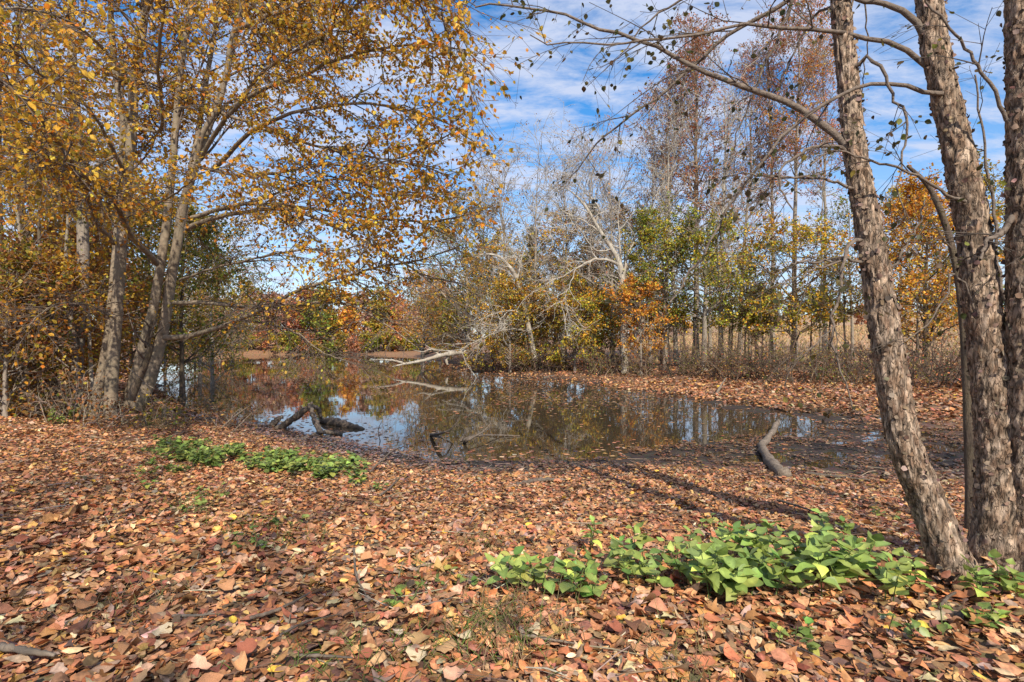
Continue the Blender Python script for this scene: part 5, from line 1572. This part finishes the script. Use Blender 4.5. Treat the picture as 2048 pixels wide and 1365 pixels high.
log('branch_in_water', 'forked dark branch lying half in the water at centre',
    [[[*W(928, 886, dz=-.02), .03], [*P(935, 880, 11.2), .035], [*P(950, 873, 11.3), .022], [*P(968, 862, 11.4), .015], [*P(982, 846, 11.5), .006]], [[*P(922, 882, 11.2), .03], [*P(955, 872, 11.6), .022], [*W(1000, 874, dz=.03), .018], [*W(1040, 873, dz=.01), .008]],
     [[*P(922, 882, 11.1), .022], [*P(928, 868, 11.1), .012], [*P(927, 855, 11.1), .006]]], M_WETWOOD, 11, sides=7)
log('branch_in_water', 'thin upright twig curving out of the bright water', [[[*W(761, 882, dz=-.02), .010], [*P(757, 868, 11.6), .009], [*P(758, 855, 11.6), .007], [*P(764, 842, 11.6), .004]]], M_WETWOOD, 12, sides=6)
lg = [(1570, 958), (1556, 950), (1537, 926), (1525, 905), (1524, 898), (1538, 884), (1549, 866), (1554, 852)]
gl = [ground_hit(x, y) for x, y in lg[:4]]
log('curved_log', 'curved bare grey log lying from the mud into the water right of centre',
    [[[gl[0][0], gl[0][1], gl[0][2] + .07, .085], [gl[1][0], gl[1][1], gl[1][2] + .07, .085], [gl[2][0], gl[2][1], gl[2][2] + .07, .075], [gl[3][0], gl[3][1], gl[3][2] + .07, .07], [*W(1524, 898, dz=.08), .068], [*W(1538, 884, dz=.10), .062], [*W(1549, 868, dz=.13), .055], [*W(1556, 856, dz=.16), .042]]], M_DRIFT, 13, sides=14, amp=.55)
log('fallen_branch', 'pale forked branch on the far mud of the right bank', [[[*ground_hit(1405, 786), .06], [*ground_hit(1430, 790), .06], [*ground_hit(1480, 795), .03]], [[*ground_hit(1432, 790), .05], [*(ground_hit(1440, 788) + [0, 0, .25]), .04], [*(ground_hit(1452, 784) + [0, 0, .55]), .015]]], M_DRIFT, 14, sides=7)
log('fallen_log', 'dark rotten log at the edge of the right bank water', [[[*W(1088, 759, dz=.06), .09], [*W(1105, 757, dz=.08), .11], [*W(1122, 755, dz=.05), .06]]], M_WETWOOD, 15)
log('fallen_branch', 'long dark branch lying on the leaves right of the curved log', [[[*(ground_hit(1610, 952) + [0, 0, .04]), .022], [*(ground_hit(1660, 958) + [0, 0, .04]), .024], [*(ground_hit(1740, 966) + [0, 0, .04]), .014]]], M_WETWOOD, 16, sides=7)
log('fallen_branch', 'grey branch half buried in leaves at centre near the water', [[[*(ground_hit(1035, 974) + [0, 0, .03]), .03], [*(ground_hit(1075, 967) + [0, 0, .045]), .028], [*(ground_hit(1135, 964) + [0, 0, .03]), .016]]], M_WETWOOD, 17, sides=7)
sticks = [((708, 1110), (712, 1165), (732, 1208), .008, 'thin curved upright stick standing in the leaves at centre left'), ((500, 1255), (560, 1238), (620, 1205), .010, 'grey stick across the leaves in the left foreground'), ((0, 1318), (60, 1330), (110, 1338), .018, 'thick grey stick at the lower left corner'),
          ((600, 1332), (650, 1336), (705, 1340), .008, 'thin grey stick near the bottom edge'), ((760, 1000), (780, 985), (800, 962), .012, 'thin dark stick right of the long green patch'), ((1555, 1010), (1590, 1022), (1640, 1040), .012, 'pale stick in the sunlit leaves left of the leaning birch'),
          ((345, 1250), (390, 1252), (430, 1248), .009, 'dark stick in the leaves at lower left'), ((1880, 1235), (1895, 1215), (1925, 1198), .010, 'pale stick in front of the birch foot'), ((740, 950), (790, 905), (820, 900), .010, 'thin dark stick between the long patch and the water'),
          ((560, 1290), (600, 1270), (640, 1255), .007, 'short stick left of bottom centre'), ((1040, 1290), (1090, 1300), (1150, 1310), .008, 'stick under the dry grass at bottom centre'), ((820, 1232), (870, 1225), (905, 1215), .007, 'short stick in the middle foreground')]
for k, (a, b_, c, r, lab) in enumerate(sticks):
    h = [.03, .05, .05]
    log('stick', lab, [[[*(ground_hit(*p) + np.array([0, 0, .03 + r + hh * .3])), r * q] for p, hh, q in zip((a, b_, c), h, (1, .9, .5))]], M_DRIFT if k % 2 == 0 else M_WETWOOD, 30 + k, cat='stick', group='sticks on the fallen leaves', sides=6)
# arching pale twigs by the left clump
for k, (pts, dd, r, lab) in enumerate([
        ([(425, 880), (450, 850), (480, 825), (500, 812)], 12.2, .018, 'pale forked stick leaning at the shore left of the driftwood'), ([(460, 870), (480, 850), (505, 825), (520, 815)], 12.0, .012, 'second pale stick leaning at the shore by the driftwood'),
        ([(255, 735), (275, 752), (295, 770), (310, 778)], 9.6, .010, 'pale broken twig across the foot of the leaning stems'), ([(112, 715), (125, 725), (138, 735)], 9.5, .012, 'short pale broken twig in the thicket'),
        ([(310, 840), (318, 815), (340, 795), (365, 785)], 9.8, .006, 'yellowish arching grass stalk by the grey clump'), ([(160, 830), (170, 800), (195, 770), (212, 720)], 9.8, .010, 'thin twig leaning on the upright grey trunk')]):
    log('leaning_stick', lab, [seq(pts, dd, [r, r * .9, r * .8, r * .5][:len(pts)])], M_DRIFT, 60 + k, cat='stick', group='sticks leaning by the left shore', sides=6)
print('leaves', nA, nB, 'objects', len(bpy.data.objects), 'tris', sum(len(m.loop_triangles) if False else sum(1 for _ in ()) for m in []))
